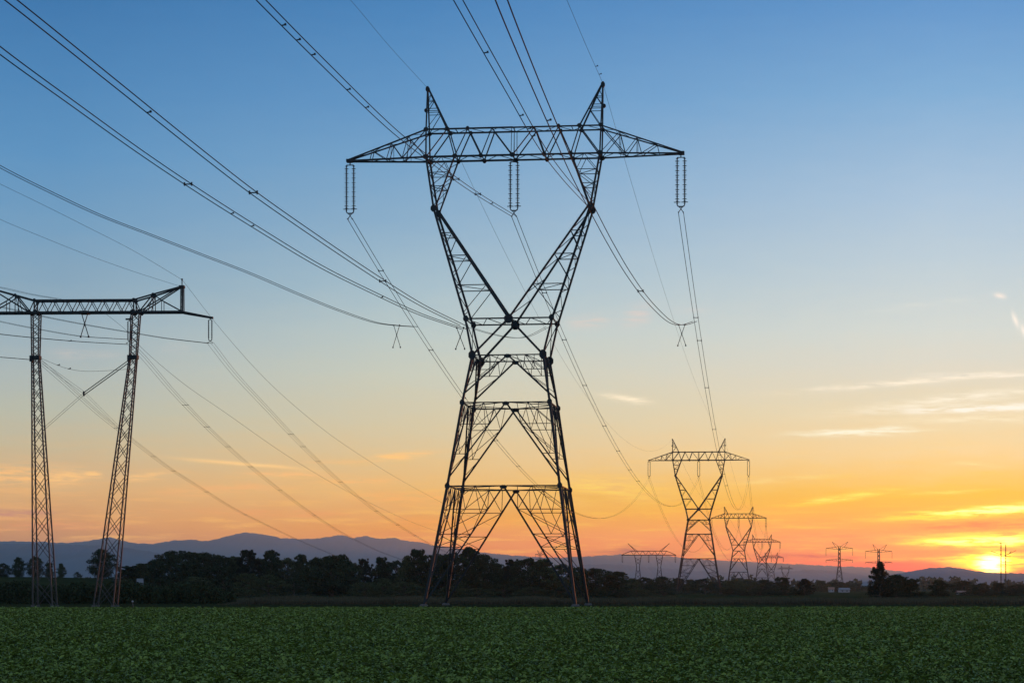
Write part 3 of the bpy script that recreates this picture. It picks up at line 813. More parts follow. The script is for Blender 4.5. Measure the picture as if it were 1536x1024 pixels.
mast('faint two-armed mast left of the row, low above the dark wood', 810, 16.0, 828, [(831, 7, 1.2, 4), (838, 7, 1.0, 0)], [(-2, -4, 825), (2, 4, 825)], 3.0, 3)

def twin_mast():
    r = 9.5; mp = MPP * r; px = 1505
    base = W(px, HY, r); base.z = 0
    root = empty('twin_mast', base); tag(root, 'twin-pole mast with crooked arms standing in the sun glare', 'pylon')
    U = lambda x: (x - px) * mp; Z = lambda y: (HY - y) * mp + EYE; w = mp * 0.75
    for x, t in ((1501.5, 813.5), (1508.5, 816)):
        m = MB()
        for s in (-1, 1): m.bar((U(x) + s * 0.8 * mp, 0, 0), (U(x) + s * 0.45 * mp, 0, Z(t)), w * 0.7)
        for i in range(14):
            y0 = 875 - i * 4; m.bar((U(x) - 0.7 * mp, 0, Z(y0)), (U(x) + 0.7 * mp, 0, Z(y0 - 4)), w * 0.4); m.bar((U(x) + 0.7 * mp, 0, Z(y0)), (U(x) - 0.7 * mp, 0, Z(y0 - 4)), w * 0.4)
        m.build('pole', STEEL, root)
    m = MB()
    for pts in (((1486, 826), (1501, 831), (1508, 832), (1516, 829), (1524, 825)), ((1490, 831.5), (1501, 833), (1516, 834.5)), ((1498, 813), (1501.5, 815)), ((1513, 831), (1517, 826)), ((1501, 842), (1518, 843))):
        for a, b in zip(pts, pts[1:]): m.bar((U(a[0]), 0, Z(a[1])), (U(b[0]), 0, Z(b[1])), w * 0.95)
    m.build('crossarm', STEEL, root)
twin_mast()

# ------------------------------------------------------------------ trees
def leaf_quads(centres, radii, per, size, g, squash=0.8):
    n = len(centres) * per
    c = np.repeat(np.asarray(centres), per, 0); rad = np.repeat(np.asarray(radii), per)
    d = g.normal(size=(n, 3)); d /= np.linalg.norm(d, axis=1, keepdims=True)
    rr = rad * g.uniform(0.25, 1.08, n) ** 0.6
    p = c + d * rr[:, None] * np.array([1, 1, squash])
    nrm = d + g.normal(size=(n, 3)) * 0.7; nrm /= np.linalg.norm(nrm, axis=1, keepdims=True)
    a = np.cross(nrm, g.normal(size=(n, 3))); a /= np.linalg.norm(a, axis=1, keepdims=True)
    b = np.cross(nrm, a)
    s = size * g.uniform(0.55, 1.35, n)[:, None]
    v = np.stack([p - a * s, p - b * s * 0.62, p + a * s, p + b * s * 0.62], 1).reshape(-1, 3)
    f = np.arange(n * 4).reshape(-1, 4)
    return v, f

def make_tree(seed, shape, mat):
    """unit tree: height 1, crown width 1; returns trunk and crown meshes"""
    g = np.random.default_rng(seed)
    cs, rs = [], []
    m = MB()
    if shape == 'round':
        lo, n, prof = 0.08, 92, lambda t: math.sqrt(max(0.03, 1 - (2 * t - 0.95) ** 2)) * 0.5
    elif shape == 'ragged':
        lo, n, prof = 0.05, 90, lambda t: (0.5 * (1 - t) ** 0.35 * (0.55 + 0.45 * min(1, t * 4))) * (0.8 + 0.3 * math.sin(t * 9 + seed))
    elif shape == 'spiky':
        lo, n, prof = 0.06, 88, lambda t: 0.5 * (0.42 + 0.58 * math.sin(math.pi * min(1, t * 1.05)) ** 0.8) * (1 - 0.35 * t)
    elif shape == 'poplar':
        lo, n, prof = 0.03, 70, lambda t: 0.5 * (1 - t) ** 0.62 * (0.72 + 0.28 * min(1, t * 5))
    else:   # bush
        lo, n, prof = 0.02, 48, lambda t: 0.5 * math.sqrt(max(0.04, 1 - t ** 2.2))
    for i in range(n):
        t = (i + g.uniform(0.1, 0.9)) / n
        R = prof(t); a = g.uniform(0, 2 * math.pi); q = math.sqrt(g.uniform(0.05, 1.0)) * R * 0.82
        z = lo + (1 - lo) * t * 0.95
        cs.append((q * math.cos(a), q * math.sin(a), z))
        rs.append(g.uniform(0.075, 0.145) * (1.25 if shape in ('round', 'bush') else 1.0) * (1.15 - 0.62 * t))
    if shape in ('spiky', 'ragged', 'poplar'):      # separate sprays that break the outline
        for i in range(16):
            t = g.uniform(0.55, 1.0); R = prof(min(t, 0.97)) * g.uniform(0.7, 1.2); a = g.uniform(0, 2 * math.pi)
            cs.append((R * math.cos(a), R * math.sin(a), lo + (1 - lo) * t * 0.98)); rs.append(g.uniform(0.025, 0.05))
    v, f = leaf_quads(cs, rs, 92, 0.0195, g, 0.75)
    crown = np_mesh('crown', v, f, mat)
    m.tube([(0, 0, -0.03), (0.006, 0, 0.12), (0.0, 0.008, 0.45), (0.004, 0, 0.86)], [0.032, 0.024, 0.016, 0.004], 7)
    for i in g.choice(len(cs), 20, replace=False):
        c = cs[i]; z0 = max(0.08, c[2] - 0.22)
        m.tube([(0, 0, z0), (c[0] * 0.45, c[1] * 0.45, z0 + (c[2] - z0) * 0.6), c], [0.011, 0.007, 0.002], 5)
    return m.mesh('trunk', BARK), crown

PROTO = {}
for kd, mats in (('round', (LEAF_A, LEAF_A, LEAF_B)), ('ragged', (LEAF_A, LEAF_B, LEAF_A)), ('spiky', (LEAF_C, LEAF_A)), ('poplar', (LEAF_C,)), ('bush', (LEAF_B, LEAF_B, LEAF_A))):
    PROTO[kd] = [make_tree(100 + 17 * i + len(kd), kd, mm) for i, mm in enumerate(mats)]

def tree(x, ytop, wpx, r, kd, label, group, var=0, name='tree'):
    """a tree seen at column x, its top at row ytop, its crown wpx wide"""
    base = W(x, HY, r); base.z = gz(x, r) - 0.05
    h = (HY - ytop) * MPP * r + EYE - base.z; w = wpx * MPP * r * {GW: 2.15, GN: 1.7, GR: 1.12, GB: 1.85}[group]
    root = empty(name, base, random.uniform(0, 6.28), (w, w, h))
    tag(root, label, 'tree' if name == 'tree' else 'bush', group)
    tk, cr = PROTO[kd][var % len(PROTO[kd])]
    link('trunk', tk, root); link('crown', cr, root)
    return root

GR, GW, GN, GB = 'trees on the grassy rise', 'trees of the dark wood', 'low trees along the far meadow', 'bushes in front of the wood'
TREES = [
 (4, 844, 30, 2.5, 'round', 'small round tree cut by the picture edge on the grassy rise', GR, 0),
 (28, 835, 24, 2.5, 'round', 'rounded tree left of the portal pylon on the grassy rise', GR, 1),
 (52, 833.5, 30, 2.55, 'round', 'tallest tree behind the upright leg of the portal pylon', GR, 0),
 (74, 843, 20, 2.5, 'ragged', 'narrow tree just right of the upright portal leg', GR, 0),
 (92, 844, 21, 2.5, 'ragged', 'small two-lobed tree standing apart between the portal legs', GR, 1),
 (116, 857, 16, 2.45, 'bush', 'little dark shrub alone on the rise between the portal legs', GR, 2),
 (154, 822.5, 50, 2.45, 'round', 'lone big round tree behind the leaning leg of the portal pylon', GR, 1),
 (192, 848, 34, 2.3, 'ragged', 'lowest treetop at the wood end beside the leaning portal leg', GW, 0),
 (211, 844, 32, 2.35, 'ragged', 'small-topped tree second from the wood end by the portal leg', GW, 1),
 (231, 839, 32, 2.4, 'ragged', 'slender tree just before the tall rounded block of the wood', GW, 2),
 (256, 825, 38, 2.35, 'round', 'first of the tall rounded trees that form the wood high block', GW, 0),
 (283, 825.5, 38, 2.4, 'ragged', 'tall tree in the middle of the wood high block', GW, 0),
 (306, 828, 40, 2.4, 'round', 'wide tree on the falling side of the wood high block', GW, 1),
 (330, 832, 36, 2.45, 'round', 'even-topped tree between the high block and the first spiky treetop', GW, 0),
 (351, 833, 30, 2.5, 'ragged', 'dark tree just left of the first spiky treetop', GW, 1),
 (372, 822.5, 28, 2.45, 'spiky', 'first spiky treetop of the wood, below the rounded mountain summit', GW, 0),
 (390, 836, 26, 2.5, 'round', 'low dark tree between the two spiky treetops', GW, 0),
 (407, 823.5, 28, 2.45, 'spiky', 'second spiky treetop of the wood, broader than the first', GW, 1),
 (431, 836, 30, 2.5, 'round', 'low tree right after the second spiky treetop', GW, 2),
 (452, 830, 22, 2.45, 'spiky', 'small knob-topped tree between the spiky trees and the dark front mass', GW, 1),
 (474, 835, 28, 2.4, 'round', 'tree leaning on the near side of the dark front mass', GW, 0),
 (497, 832, 54, 2.05, 'round', 'big darkest tree bulging forward from the wood', GW, 0),
 (513, 830, 20, 2.3, 'spiky', 'ragged tuft of a tree sticking up behind the darkest bulging tree', GW, 1),
 (526, 841, 24, 2.4, 'ragged', 'short tree stepping down beside the darkest bulging tree', GW, 0),
 (546, 836, 20, 2.45, 'spiky', 'pointed little treetop after the dip beyond the bulging tree', GW, 0),
 (573, 834, 26, 2.45, 'spiky', 'higher of the two small treetops in the dip of the wood', GW, 1),
 (594, 840, 28, 2.45, 'round', 'lowest rounded tree in the dip before the tallest pylon', GW, 0),
 (610, 832, 22, 2.35, 'ragged', 'tree just left of the see-through crown by the tallest pylon', GW, 1),
 (628, 822, 32, 2.3, 'spiky', 'see-through crowned tree beside the outer leg of the tallest pylon', GW, 1),
 (652, 830, 32, 2.3, 'round', 'tree between the two left legs of the tallest pylon', GW, 1),
 (674, 828, 32, 2.3, 'ragged', 'tree behind the rear left leg of the tallest pylon', GW, 0),
 (703, 819, 38, 2.25, 'ragged', 'highest treetop inside the legs of the tallest pylon', GW, 2),
 (727, 830, 32, 2.3, 'round', 'tree sloping down from the highest one between the pylon legs', GW, 0),
 (748, 844, 26, 2.4, 'round', 'low gap tree in the middle between the pylon legs', GW, 1),
 (768, 837, 24, 2.35, 'spiky', 'small pointed tree right of the gap between the pylon legs', GW, 0),
 (792, 836, 34, 2.3, 'round', 'broad tree right of the gap between the pylon legs', GW, 0),
 (816, 837, 36, 2.3, 'ragged', 'tree beside the inner brace of the tallest pylon right legs', GW, 1),
 (842, 845, 32, 2.35, 'round', 'tree seen through the right legs of the tallest pylon', GW, 2),
 (868, 850, 30, 2.4, 'ragged', 'tree just outside the right legs of the tallest pylon', GW, 0),
 (894, 851, 38, 2.35, 'round', 'rounded tree in the open after the right pylon legs', GW, 0),
 (926, 856, 34, 2.35, 'spiky', 'last full tree of the wood before it drops low', GW, 1),
 (950, 866, 26, 2.6, 'bush', 'low tree below the horn of the far portal pylon', GN, 1),
 (966, 865, 28, 3.0, 'round', 'round low tree under the left leg of the far portal pylon', GN, 0),
 (992, 864, 30, 3.3, 'round', 'round low tree under the right leg of the far portal pylon', GN, 1),
 (1018, 866, 26, 3.8, 'ragged', 'low tree touching the left foot of the second-largest pylon', GN, 0),
 (1036, 868, 26, 3.8, 'ragged', 'low tree inside the legs of the second-largest pylon', GN, 1),
 (1057, 866.5, 36, 3.1, 'bush', 'dark dome-shaped tree by the right leg of the second-largest pylon', GN, 2),
 (1082, 870, 30, 3.6, 'round', 'tree right of the second-largest pylon, below the third-largest', GN, 0),
 (1103, 868.5, 30, 3.3, 'round', 'tree below the legs of the third-largest pylon', GN, 2),
 (1125, 868, 34, 3.0, 'bush', 'full dark tree right of the third-largest pylon legs', GN, 1),
 (1149, 868.5, 34, 3.1, 'round', 'dark tree below the fourth-largest pylon', GN, 1),
 (1174, 864.5, 30, 2.9, 'ragged', 'tree with the tiniest pylon of the row above it', GN, 0),
 (1207, 867, 28, 2.3, 'poplar', 'dark cone-shaped tree standing clear left of the white house', GN, 0),
 (1232, 870, 26, 5.2, 'ragged', 'distant tree between the cone-shaped tree and the lattice mast', GN, 1),
 (1258, 872, 34, 5.5, 'round', 'distant round tree at the foot of the two-armed lattice mast', GN, 0),
 (1286, 877, 36, 5.5, 'bush', 'low flat-topped tree right of the white house', GN, 0),
 (1320, 841, 32, 1.75, 'poplar', 'spiky tall tree with a thin pointed top, tallest on the far meadow', GN, 0),
 (1342, 861, 40, 1.8, 'round', 'round tree leaning against the spiky tall tree', GN, 1),
 (1366, 867, 32, 1.8, 'ragged', 'third and lowest tree of the spiky tree cluster', GN, 0),
 (1408, 869, 30, 2.0, 'ragged', 'separate bushy tree below the low hill top', GN, 2),
 (1444, 870, 30, 3.4, 'round', 'rounded tree below the left edge of the sun', GN, 0),
 (1472, 874, 22, 3.6, 'round', 'small round tree below the sun', GN, 1),
 (1498, 873, 26, 3.4, 'ragged', 'tree at the foot of the twin-pole mast', GN, 0),
 (1525, 876, 30, 3.6, 'round', 'low tree at the picture edge beyond the twin-pole mast', GN, 0),
 (1560, 874, 40, 3.6, 'round', 'low tree past the picture edge by the sun', GN, 1),
]
BUSHES = [
 (190, 868, 40, 1.9, 'pale-edged bush behind the hedge beside the leaning portal leg', 0),
 (240, 866, 46, 1.9, 'broad bush behind the hedge under the small-topped trees', 2),
 (290, 864, 52, 1.95, 'bush under the tall rounded trees behind the hedge', 0),
 (335, 866, 44, 1.9, 'bush where the hedge ends against the wood', 2),
 (374, 858, 40, 1.8, 'olive bush below the first spiky treetop', 0),
 (403, 861, 44, 1.75, 'lighter olive bush below the second spiky treetop', 1),
 (440, 866, 44, 1.8, 'low bush between the olive pair and the bulging tree', 2),
 (548, 872, 40, 1.75, 'paler round bush right of the bulging dark tree', 0),
 (574, 866, 36, 1.8, 'highest of the pale bushes in front of the wood dip', 1),
 (606, 871, 44, 1.75, 'wide pale bush sloping toward the tallest pylon left foot', 0),
 (640, 880, 36, 1.7, 'small bush at the outer left foot of the tallest pylon', 2),
 (682, 878, 42, 1.75, 'bush at the rear left foot of the tallest pylon', 0),
 (716, 881, 40, 1.7, 'pale low bush between the pylon legs, left of the middle', 1),
 (756, 876, 48, 1.8, 'dark bush in the middle between the pylon legs', 2),
 (800, 879, 44, 1.75, 'bush right of the middle between the pylon legs', 0),
 (838, 882, 38, 1.75, 'bush behind the front right foot of the tallest pylon', 2),
 (880, 880, 42, 1.8, 'bush just outside the right feet of the tallest pylon', 2),
 (920, 881, 40, 1.9, 'bush below the last full tree of the wood', 2),
 (955, 882, 40, 2.1, 'pale bush below the far portal pylon', 0),
 (995, 884, 44, 2.3, 'olive bush between the far portal and the second-largest pylon', 1),
 (1030, 886, 30, 2.9, 'small bush between the feet of the second-largest pylon', 0),
 (1098, 882, 46, 2.4, 'wide dark bush right of the second-largest pylon foot', 2),
 (1140, 883, 44, 2.3, 'dark bush below the fourth-largest pylon', 2),
 (1180, 884, 36, 2.3, 'dark bush beside the cone-shaped tree', 2),
 (1345, 886, 40, 1.75, 'low bush at the foot of the spiky tree cluster', 2),
 (1378, 888, 24, 1.8, 'last low bush of the spiky tree cluster', 2),
 (1410, 884, 28, 2.0, 'bush at the base of the separate bushy tree', 2),
 (1470, 882, 46, 2.6, 'reddish-lit bush row below the sun', 2),
 (1515, 883, 46, 2.6, 'bush at the picture edge below the sun', 2),
]
for x, y, w, r, kd, lab, grp, var in TREES: tree(x, y, w, r, kd, lab, grp, var)
for x, y, w, r, lab, var in BUSHES: tree(x, y, w, r, 'bush', lab, GB, var, 'bush')

# far wooded belt: reads as one dark mass at the foot of the hills
def far_wood():
    g = np.random.default_rng(5); cs, rs = [], []
    for i in range(900):
        x = g.uniform(-250, 1800); r = g.uniform(8.5, 12.5); p = W(x, HY, r)
        h = g.uniform(2.5, 8.5) * (1.0 + 0.35 * math.sin(x * 0.03) * math.sin(x * 0.011 + 2))
        for k in range(3):
            cs.append((p.x + g.normal() * 3, p.y + g.normal() * 3, h * (0.3 + 0.33 * k))); rs.append(h * 0.34)
    v, f = leaf_quads(cs, rs, 16, 1.5, g)
    tag(link('far_wood', np_mesh('far_wood', v, f, LEAF_A)), 'thin dark belt of far trees along the foot of the hills', 'wood', kind='stuff')
far_wood()

# hedge beyond the field, below the grassy rise
def hedge():
    g = np.random.default_rng(21); cs, rs = [], []
    for i in range(420):
        x = g.uniform(-60, 350); r = g.uniform(1.10, 1.24); p = W(x, HY, r)
        h = 1.95 + 0.35 * math.sin(x * 0.06) * math.sin(x * 0.017 + 1) - 1.1 * max(0, (x - 305) / 45)
        for k in range(3):
            cs.append((p.x, p.y, h * (0.16 + 0.32 * k + g.uniform(-0.1, 0.1)))); rs.append(0.5)
    v, f = leaf_quads(cs, rs, 34, 0.13, g, 0.8)
    tag(link('hedge', np_mesh('hedge', v, f, LEAF_A)), 'long dark hedge behind the feet of the portal pylon', 'hedge')
hedge()

# ------------------------------------------------------------------ crop, tall grass
def crop():
    g = np.random.default_rng(33)
    Y0, Y1 = 27.0, 164.0
    n = 1400000
    yy = np.linspace(Y0, Y1, 600); ss = 0.033 + 0.00047 * yy
    cdf = np.cumsum((0.54 * yy + 6) / ss ** 2); cdf /= cdf[-1]
    Y = np.interp(g.uniform(0, 1, n), cdf, yy)
    X = g.uniform(-1, 1, n) * (0.27 * Y + 3)
    s = (0.033 + 0.00047 * Y) * g.uniform(0.55, 1.35, n)
    # every leaf belongs to a plant; plants stand on a jittered grid and differ in height and vigour
    cell = 0.40
    ci = np.floor(X / cell).astype(np.int64); cj = np.floor(Y / cell).astype(np.int64)
    def hsh(k):
        h = (ci * 73856093) ^ (cj * 19349663) ^ (k * 83492791)
        h = (h ^ (h >> 13)) * 1274126177 & 0x7fffffff
        return ((h ^ (h >> 16)) & 0xffff) / 65535.0
    px_, py_ = (ci + 0.15 + 0.7 * hsh(1)) * cell, (cj + 0.15 + 0.7 * hsh(2)) * cell
    patch = 0.5 + 0.5 * np.sin(px_ * 0.31 + py_ * 0.07 + 1 + 1.5 * np.sin(py_ * 0.11)) * np.sin(py_ * 0.13 - px_ * 0.05)
    ph = 0.09 + 0.12 * hsh(3) + 0.08 * patch + 0.14 * hsh(5) ** 8
    q = np.sqrt(g.uniform(0, 1, n)); a0 = g.uniform(0, 2 * np.pi, n); R = (0.15 + 0.10 * hsh(4)) * q
    X = px_ + R * np.cos(a0); Y = py_ + R * np.sin(a0)
    Z = ph * (1 - 0.4 * sstep(110, 160, Y)) * (1 - 0.55 * q * q) * g.uniform(0.35, 1.08, n) ** 0.7 + 0.02
    keep = Y < 159.5 + 2.0 * np.sin(X * 0.05) + 1.2 * np.sin(X * 0.31) - 1.5 * np.clip((-20 - X) / 10, 0, 1)
    X, Y, Z, s, a0, q = (v[keep] for v in (X, Y, Z, s, a0, q)); n = len(X)
    az = a0 + g.normal(size=n) * 0.8; tl = g.uniform(0.1, 1.25, n) - 0.75 * q
    d = np.stack([np.cos(az) * np.cos(tl), np.sin(az) * np.cos(tl), np.sin(tl)], 1)
    side = np.stack([-np.sin(az), np.cos(az), np.zeros(n)], 1)
    roll = g.uniform(-0.6, 0.6, n)
    nrm = np.cross(d, side)
    side = side * np.cos(roll)[:, None] + nrm * np.sin(roll)[:, None]
    nrm = np.cross(d, side)
    p = np.stack([X, Y, Z], 1); sz = s[:, None]
    w = 0.48
    a = p - d * sz; e = p + d * sz - nrm * sz * 0.25
    l = p + side * sz * w + nrm * sz * 0.22; rr = p - side * sz * w + nrm * sz * 0.22
    v = np.stack([a, rr, e, l], 1).reshape(-1, 3)
    q = np.arange(n)[:, None] * 4
    f = np.stack([q + np.array([[0, 1, 2]]), q + np.array([[0, 2, 3]])], 1).reshape(-1, 3)
    tag(link('crop', np_mesh('crop', v, f, CROP)), 'dense low green crop leaves covering the whole field', 'crop', kind='stuff')
crop()
def field_soil():
    soil = material('field_soil', (0.030, 0.040, 0.020), 0.95, 0, 0.4, 2.5, 0.05)
    v = np.array([[-60, 12, 0.02], [60, 12, 0.02], [60, 158, 0.02], [-60, 158, 0.02]], float)
    tag(link('field', np_mesh('field', v, np.array([[0, 1, 2, 3]]), soil)), 'dark soil between the crop plants', 'field', kind='structure')
field_soil()

def tall_grass():
    g = np.random.default_rng(44)
    n = 90000
    x = g.uniform(325, 1700, n); r = 1.075 + 0.30 * g.uniform(0, 1, n) ** 1.6
    Y = D * r; X = (x - HX) / F * Y
    taper = np.clip((x - 325) / 60, 0.15, 1)
    h = (0.50 + 0.13 * np.sin(X * 0.7) * np.sin(X * 0.23 + 1)) * g.uniform(0.55, 1.2, n) * taper
    w = 0.028
    lean = g.normal(size=(n, 2)) * 0.16
    az = g.uniform(0, np.pi, n); sx = np.cos(az) * w; sy = np.sin(az) * w
    z0 = ground_z(X, Y)
    a = np.stack([X - sx, Y - sy, z0], 1); b = np.stack([X + sx, Y + sy, z0], 1)
    c = np.stack([X + sx * 0.6 + lean[:, 0] * 0.4 * h, Y + sy * 0.6 + lean[:, 1] * 0.4 * h, z0 + h * 0.65], 1)
    e = np.stack([X + lean[:, 0] * h, Y + lean[:, 1] * h, z0 + h], 1)
    v = np.stack([a, b, c, e], 1).reshape(-1, 3)
    q = np.arange(n)[:, None] * 4
    f = np.stack([q + np.array([[0, 1, 2]]), q + np.array([[0, 2, 3]])], 1).reshape(-1, 3)
    tag(link('tall_grass', np_mesh('tall_grass', v, f, TALLG)), 'dark strip of uncut grass between field and trees', 'grass', kind='stuff')
tall_grass()

# ------------------------------------------------------------------ small buildings and post
def house(x, y0, y1, wpx, r, wall, roof, label, rz=0.2, shed=False):
    mp = MPP * r; base = W(x, HY, r); base.z = gz(x, r)
    root = empty('house', base, rz); tag(root, label, 'house')
    w = wpx * mp / 2; d = w * 0.7; he = (HY - y0) * mp + EYE - base.z; hw = he * 0.62
    m = MB(); m.box((0, 0, hw / 2), 2 * w, 2 * d, hw)
    k = len(m.v); m.v += [Vector((-w, -d, hw)), Vector((-w, d, hw)), Vector((-w, 0, he)), Vector((w, -d, hw)), Vector((w, d, hw)), Vector((w, 0, he))]
    m.f += [(k, k + 1, k + 2), (k + 3, k + 5, k + 4)]
    m.build('wall', wall, root)
    m = MB(); o = 0.25; t = 0.12
    for s in (-1, 1):
        a0 = Vector((-w - o, s * (d + o), hw - o * (he - hw) / d + 0.02)); a1 = Vector((w + o, s * (d + o), a0.z)); b0 = Vector((-w - o, 0, he + 0.02)); b1 = Vector((w + o, 0, he + 0.02))
        k = len(m.v); up = Vector((0, 0, t))
        m.v += [a0, a1, b1, b0, a0 + up, a1 + up, b1 + up, b0 + up]
        m.f += [(k, k + 1, k + 2, k + 3), (k + 4, k + 5, k + 6, k + 7), (k, k + 1, k + 5, k + 4), (k + 1, k + 2, k + 6, k + 5), (k + 3, k, k + 4, k + 7)]
    m.build('roof', roof, root)
    for s in (-0.5, 0.45):
        m = MB(); m.box((s * w, -d - 0.02, hw * 0.55), w * 0.3, 0.08, hw * 0.36); m.build('window', PANE, root)
house(1266, 881.5, 886, 15, 4.6, WALLM, PALER, 'white house low among the trees by the lattice mast', 0.1)
house(1247, 880.5, 885, 8, 5.0, WALLM, ROOFM, 'smaller house left of the white one, partly behind shrubs', -0.2)
house(210, 868.3, 871, 6, 2.12, WOOD, PALER, 'pale roofed hut tucked in the wood near the leaning portal leg', 0.3)
house(1442, 886, 889, 12, 3.0, WALLM, ROOFM, 'low pinkish house on the meadow below the sun', 0.15)

def post():
    b = W(200, HY, 0.90); b.z = 0
    root = empty('marker_post', b); tag(root, 'little pale leaning post at the field edge by the leaning portal leg', 'post')
    m = MB(); m.prism((0, 0, 0), (-0.08, 0, 0.62), [(-.035, -.035), (.035, -.035), (.035, .035), (-.035, .035)], [(-.02, -.02), (.02, -.02), (.02, .02), (-.02, .02)]); m.build('stake', WOOD, root)
    m = MB(); m.box((-0.05, -0.04, 0.5), 0.14, 0.02, 0.12); m.build('marker_plate', WALLM, root)
post()

# ------------------------------------------------------------------ air
def haze():
    m = bpy.data.materials.new('evening_haze'); m.use_nodes = True
    nt = m.node_tree; nt.nodes.remove(nt.nodes['Principled BSDF'])
    pv = nt.nodes.new('ShaderNodeVolumePrincipled')
    pv.inputs['Color'].default_value = (0.62, 0.86, 0.93, 1)
    pv.inputs['Density'].default_value = HAZE
    pv.inputs['Anisotropy'].default_value = 0.70
    nt.links.new(pv.outputs['Volume'], nt.nodes['Material Output'].inputs['Volume'])
    b = MB(); b.box((0, 7900, 199.0), 22400, 17800, 402.0)
    tag(b.build('haze', m), 'thin blue evening haze over the whole land', 'haze', kind='stuff')
HAZE = 4.6e-5
haze()

# ------------------------------------------------------------------ sky
SUN_AZ, SUN_EL = math.degrees(math.atan((1487 - HX) / F)), math.degrees(math.atan((HY - 846) / F))
def sky():
    w = bpy.data.worlds.new('World'); scene.world = w; w.use_nodes = True
    nt = w.node_tree; nd = nt.nodes; lk = nt.links.new
    bg = nd['Background']
    co = nd.new('ShaderNodeTexCoord'); sep = nd.new('ShaderNodeSeparateXYZ'); lk(co.outputs['Generated'], sep.inputs[0])
    def M(op, a, b=None, c=None, clamp=False):
        n = nd.new('ShaderNodeMath'); n.operation = op; n.use_clamp = clamp
        for i, v in enumerate((a, b, c)):
            if v is None: continue
            if isinstance(v, (int, float)): n.inputs[i].default_value = v
            else: lk(v, n.inputs[i])
        return n.outputs[0]
    def mixc(f, a, b, mode='MIX'):
        n = nd.new('ShaderNodeMix'); n.data_type = 'RGBA'; n.blend_type = mode; n.clamp_factor = True
        for key, v in (('Factor', f), ('A', a), ('B', b)):
            s = n.inputs[key] if key == 'Factor' else [q for q in n.inputs if q.name == key and q.type == 'RGBA'][0]
            if isinstance(v, (int, float)): s.default_value = v
            elif isinstance(v, tuple): s.default_value = (*v[:3], 1)
            else: lk(v, s)
        return [o for o in n.outputs if o.type == 'RGBA'][0]
    def rng(v, a, b, smooth=True):
        n = nd.new('ShaderNodeMapRange'); n.interpolation_type = 'SMOOTHSTEP' if smooth else 'LINEAR'
        lk(v, n.inputs['Value']); n.inputs['From Min'].default_value = a; n.inputs['From Max'].default_value = b
        return n.outputs['Result']
    DEG = 57.29578
    az = M('MULTIPLY', M('ARCTAN2', sep.outputs[0], sep.outputs[1]), DEG)
    el = M('MULTIPLY', M('ARCSINE', sep.outputs[2]), DEG)
    # streaky warp shared by all the clouds
    def noise(sx, sy, detail, seed, rough=0.55):
        cv = nd.new('ShaderNodeCombineXYZ'); lk(M('MULTIPLY', az, sx), cv.inputs[0]); lk(M('MULTIPLY', el, sy), cv.inputs[1]); cv.inputs[2].default_value = seed
        n = nd.new('ShaderNodeTexNoise'); n.inputs['Scale'].default_value = 1.0; n.inputs['Detail'].default_value = detail; n.inputs['Roughness'].default_value = rough
        lk(cv.outputs[0], n.inputs['Vector']); return n.outputs['Fac']
    nA = noise(0.8, 4.0, 5, 1.3); nB = noise(2.2, 9.0, 5, 7.7); nC = noise(0.45, 3.6, 6, 4.1); nD = noise(0.55, 5.5, 7, 9.4, 0.62)
    nE = noise(1.3, 11.0, 7, 2.2, 0.65)
    # clear sky gradients: away from, beside and under the sun
    R_ = lambda y: math.degrees(math.atan((HY - y) / F)) / 16.0
    def ramp(stops, shift=None):
        n = nd.new('ShaderNodeValToRGB'); lk(tt, n.inputs['Fac'])
        cr = n.color_ramp; st = sorted((R_(y), lin(c)) for y, c in stops)
        cr.elements[0].position = max(0, st[0][0]); cr.elements[0].color = (*st[0][1], 1)
        cr.elements[1].position = st[-1][0]; cr.elements[1].color = (*st[-1][1], 1)
        for p, c in st[1:-1]:
            e = cr.elements.new(p); e.color = (*c, 1)
        return n.outputs['Color']
    tt = M('MULTIPLY', M('ADD', el, M('MULTIPLY', M('SUBTRACT', nA, 0.5), 0.5)), 1 / 16.0)
    Lr = ramp(SKY_L); Cr = ramp(SKY_C); Rr = ramp(SKY_R)
    c = mixc(rng(az, -11.5, -3.0, False), Lr, Cr)
    c = mixc(rng(az, -3.0, 11.0, False), c, Rr)
    # upper dome and the dusk side behind
    st = nd.new('ShaderNodeTexSky'); st.sky_type = 'NISHITA'; st.sun_disc = False
    st.sun_elevation = math.radians(max(SUN_EL, 0.6)); st.sun_rotation = math.radians(SUN_AZ); st.air_density = 1.0; st.dust_density = 0.6; st.ozone_density = 2.0
    dome = mixc(1.0, st.outputs['Color'], (DOME, DOME, DOME), 'MULTIPLY')
    dome = mixc(0.5, dome, lin((112, 158, 210)))
    c = mixc(rng(el, 15.0, 50.0), c, dome)
    aaz = M('ABSOLUTE', M('SUBTRACT', az, SUN_AZ))
    back = M('MULTIPLY', rng(aaz, 30, 130), BACK)
    c = mixc(back, c, lin((160, 178, 206)))
    # the sun and its glow
    dx = M('SUBTRACT', az, SUN_AZ); dy = M('SUBTRACT', el, SUN_EL)
    d = M('SQRT', M('ADD', M('MULTIPLY', M('MULTIPLY', dx, dx), 0.55), M('MULTIPLY', dy, dy)))
    rr = M('SQRT', M('ADD', M('MULTIPLY', dx, dx), M('MULTIPLY', dy, dy)))
    core = M('EXPONENT', M('MULTIPLY', M('POWER', M('DIVIDE', M('SQRT', M('ADD', M('MULTIPLY', M('MULTIPLY', dx, dx), 0.42), M('MULTIPLY', dy, dy))), 0.225), 2.0), -1.0))
    halo = M('EXPONENT', M('MULTIPLY', d, -1 / 1.0))
    wide = M('EXPONENT', M('MULTIPLY', d, -1 / 4.0))
    band = M('ADD', M('MULTIPLY', nC, 0.9), 0.55)
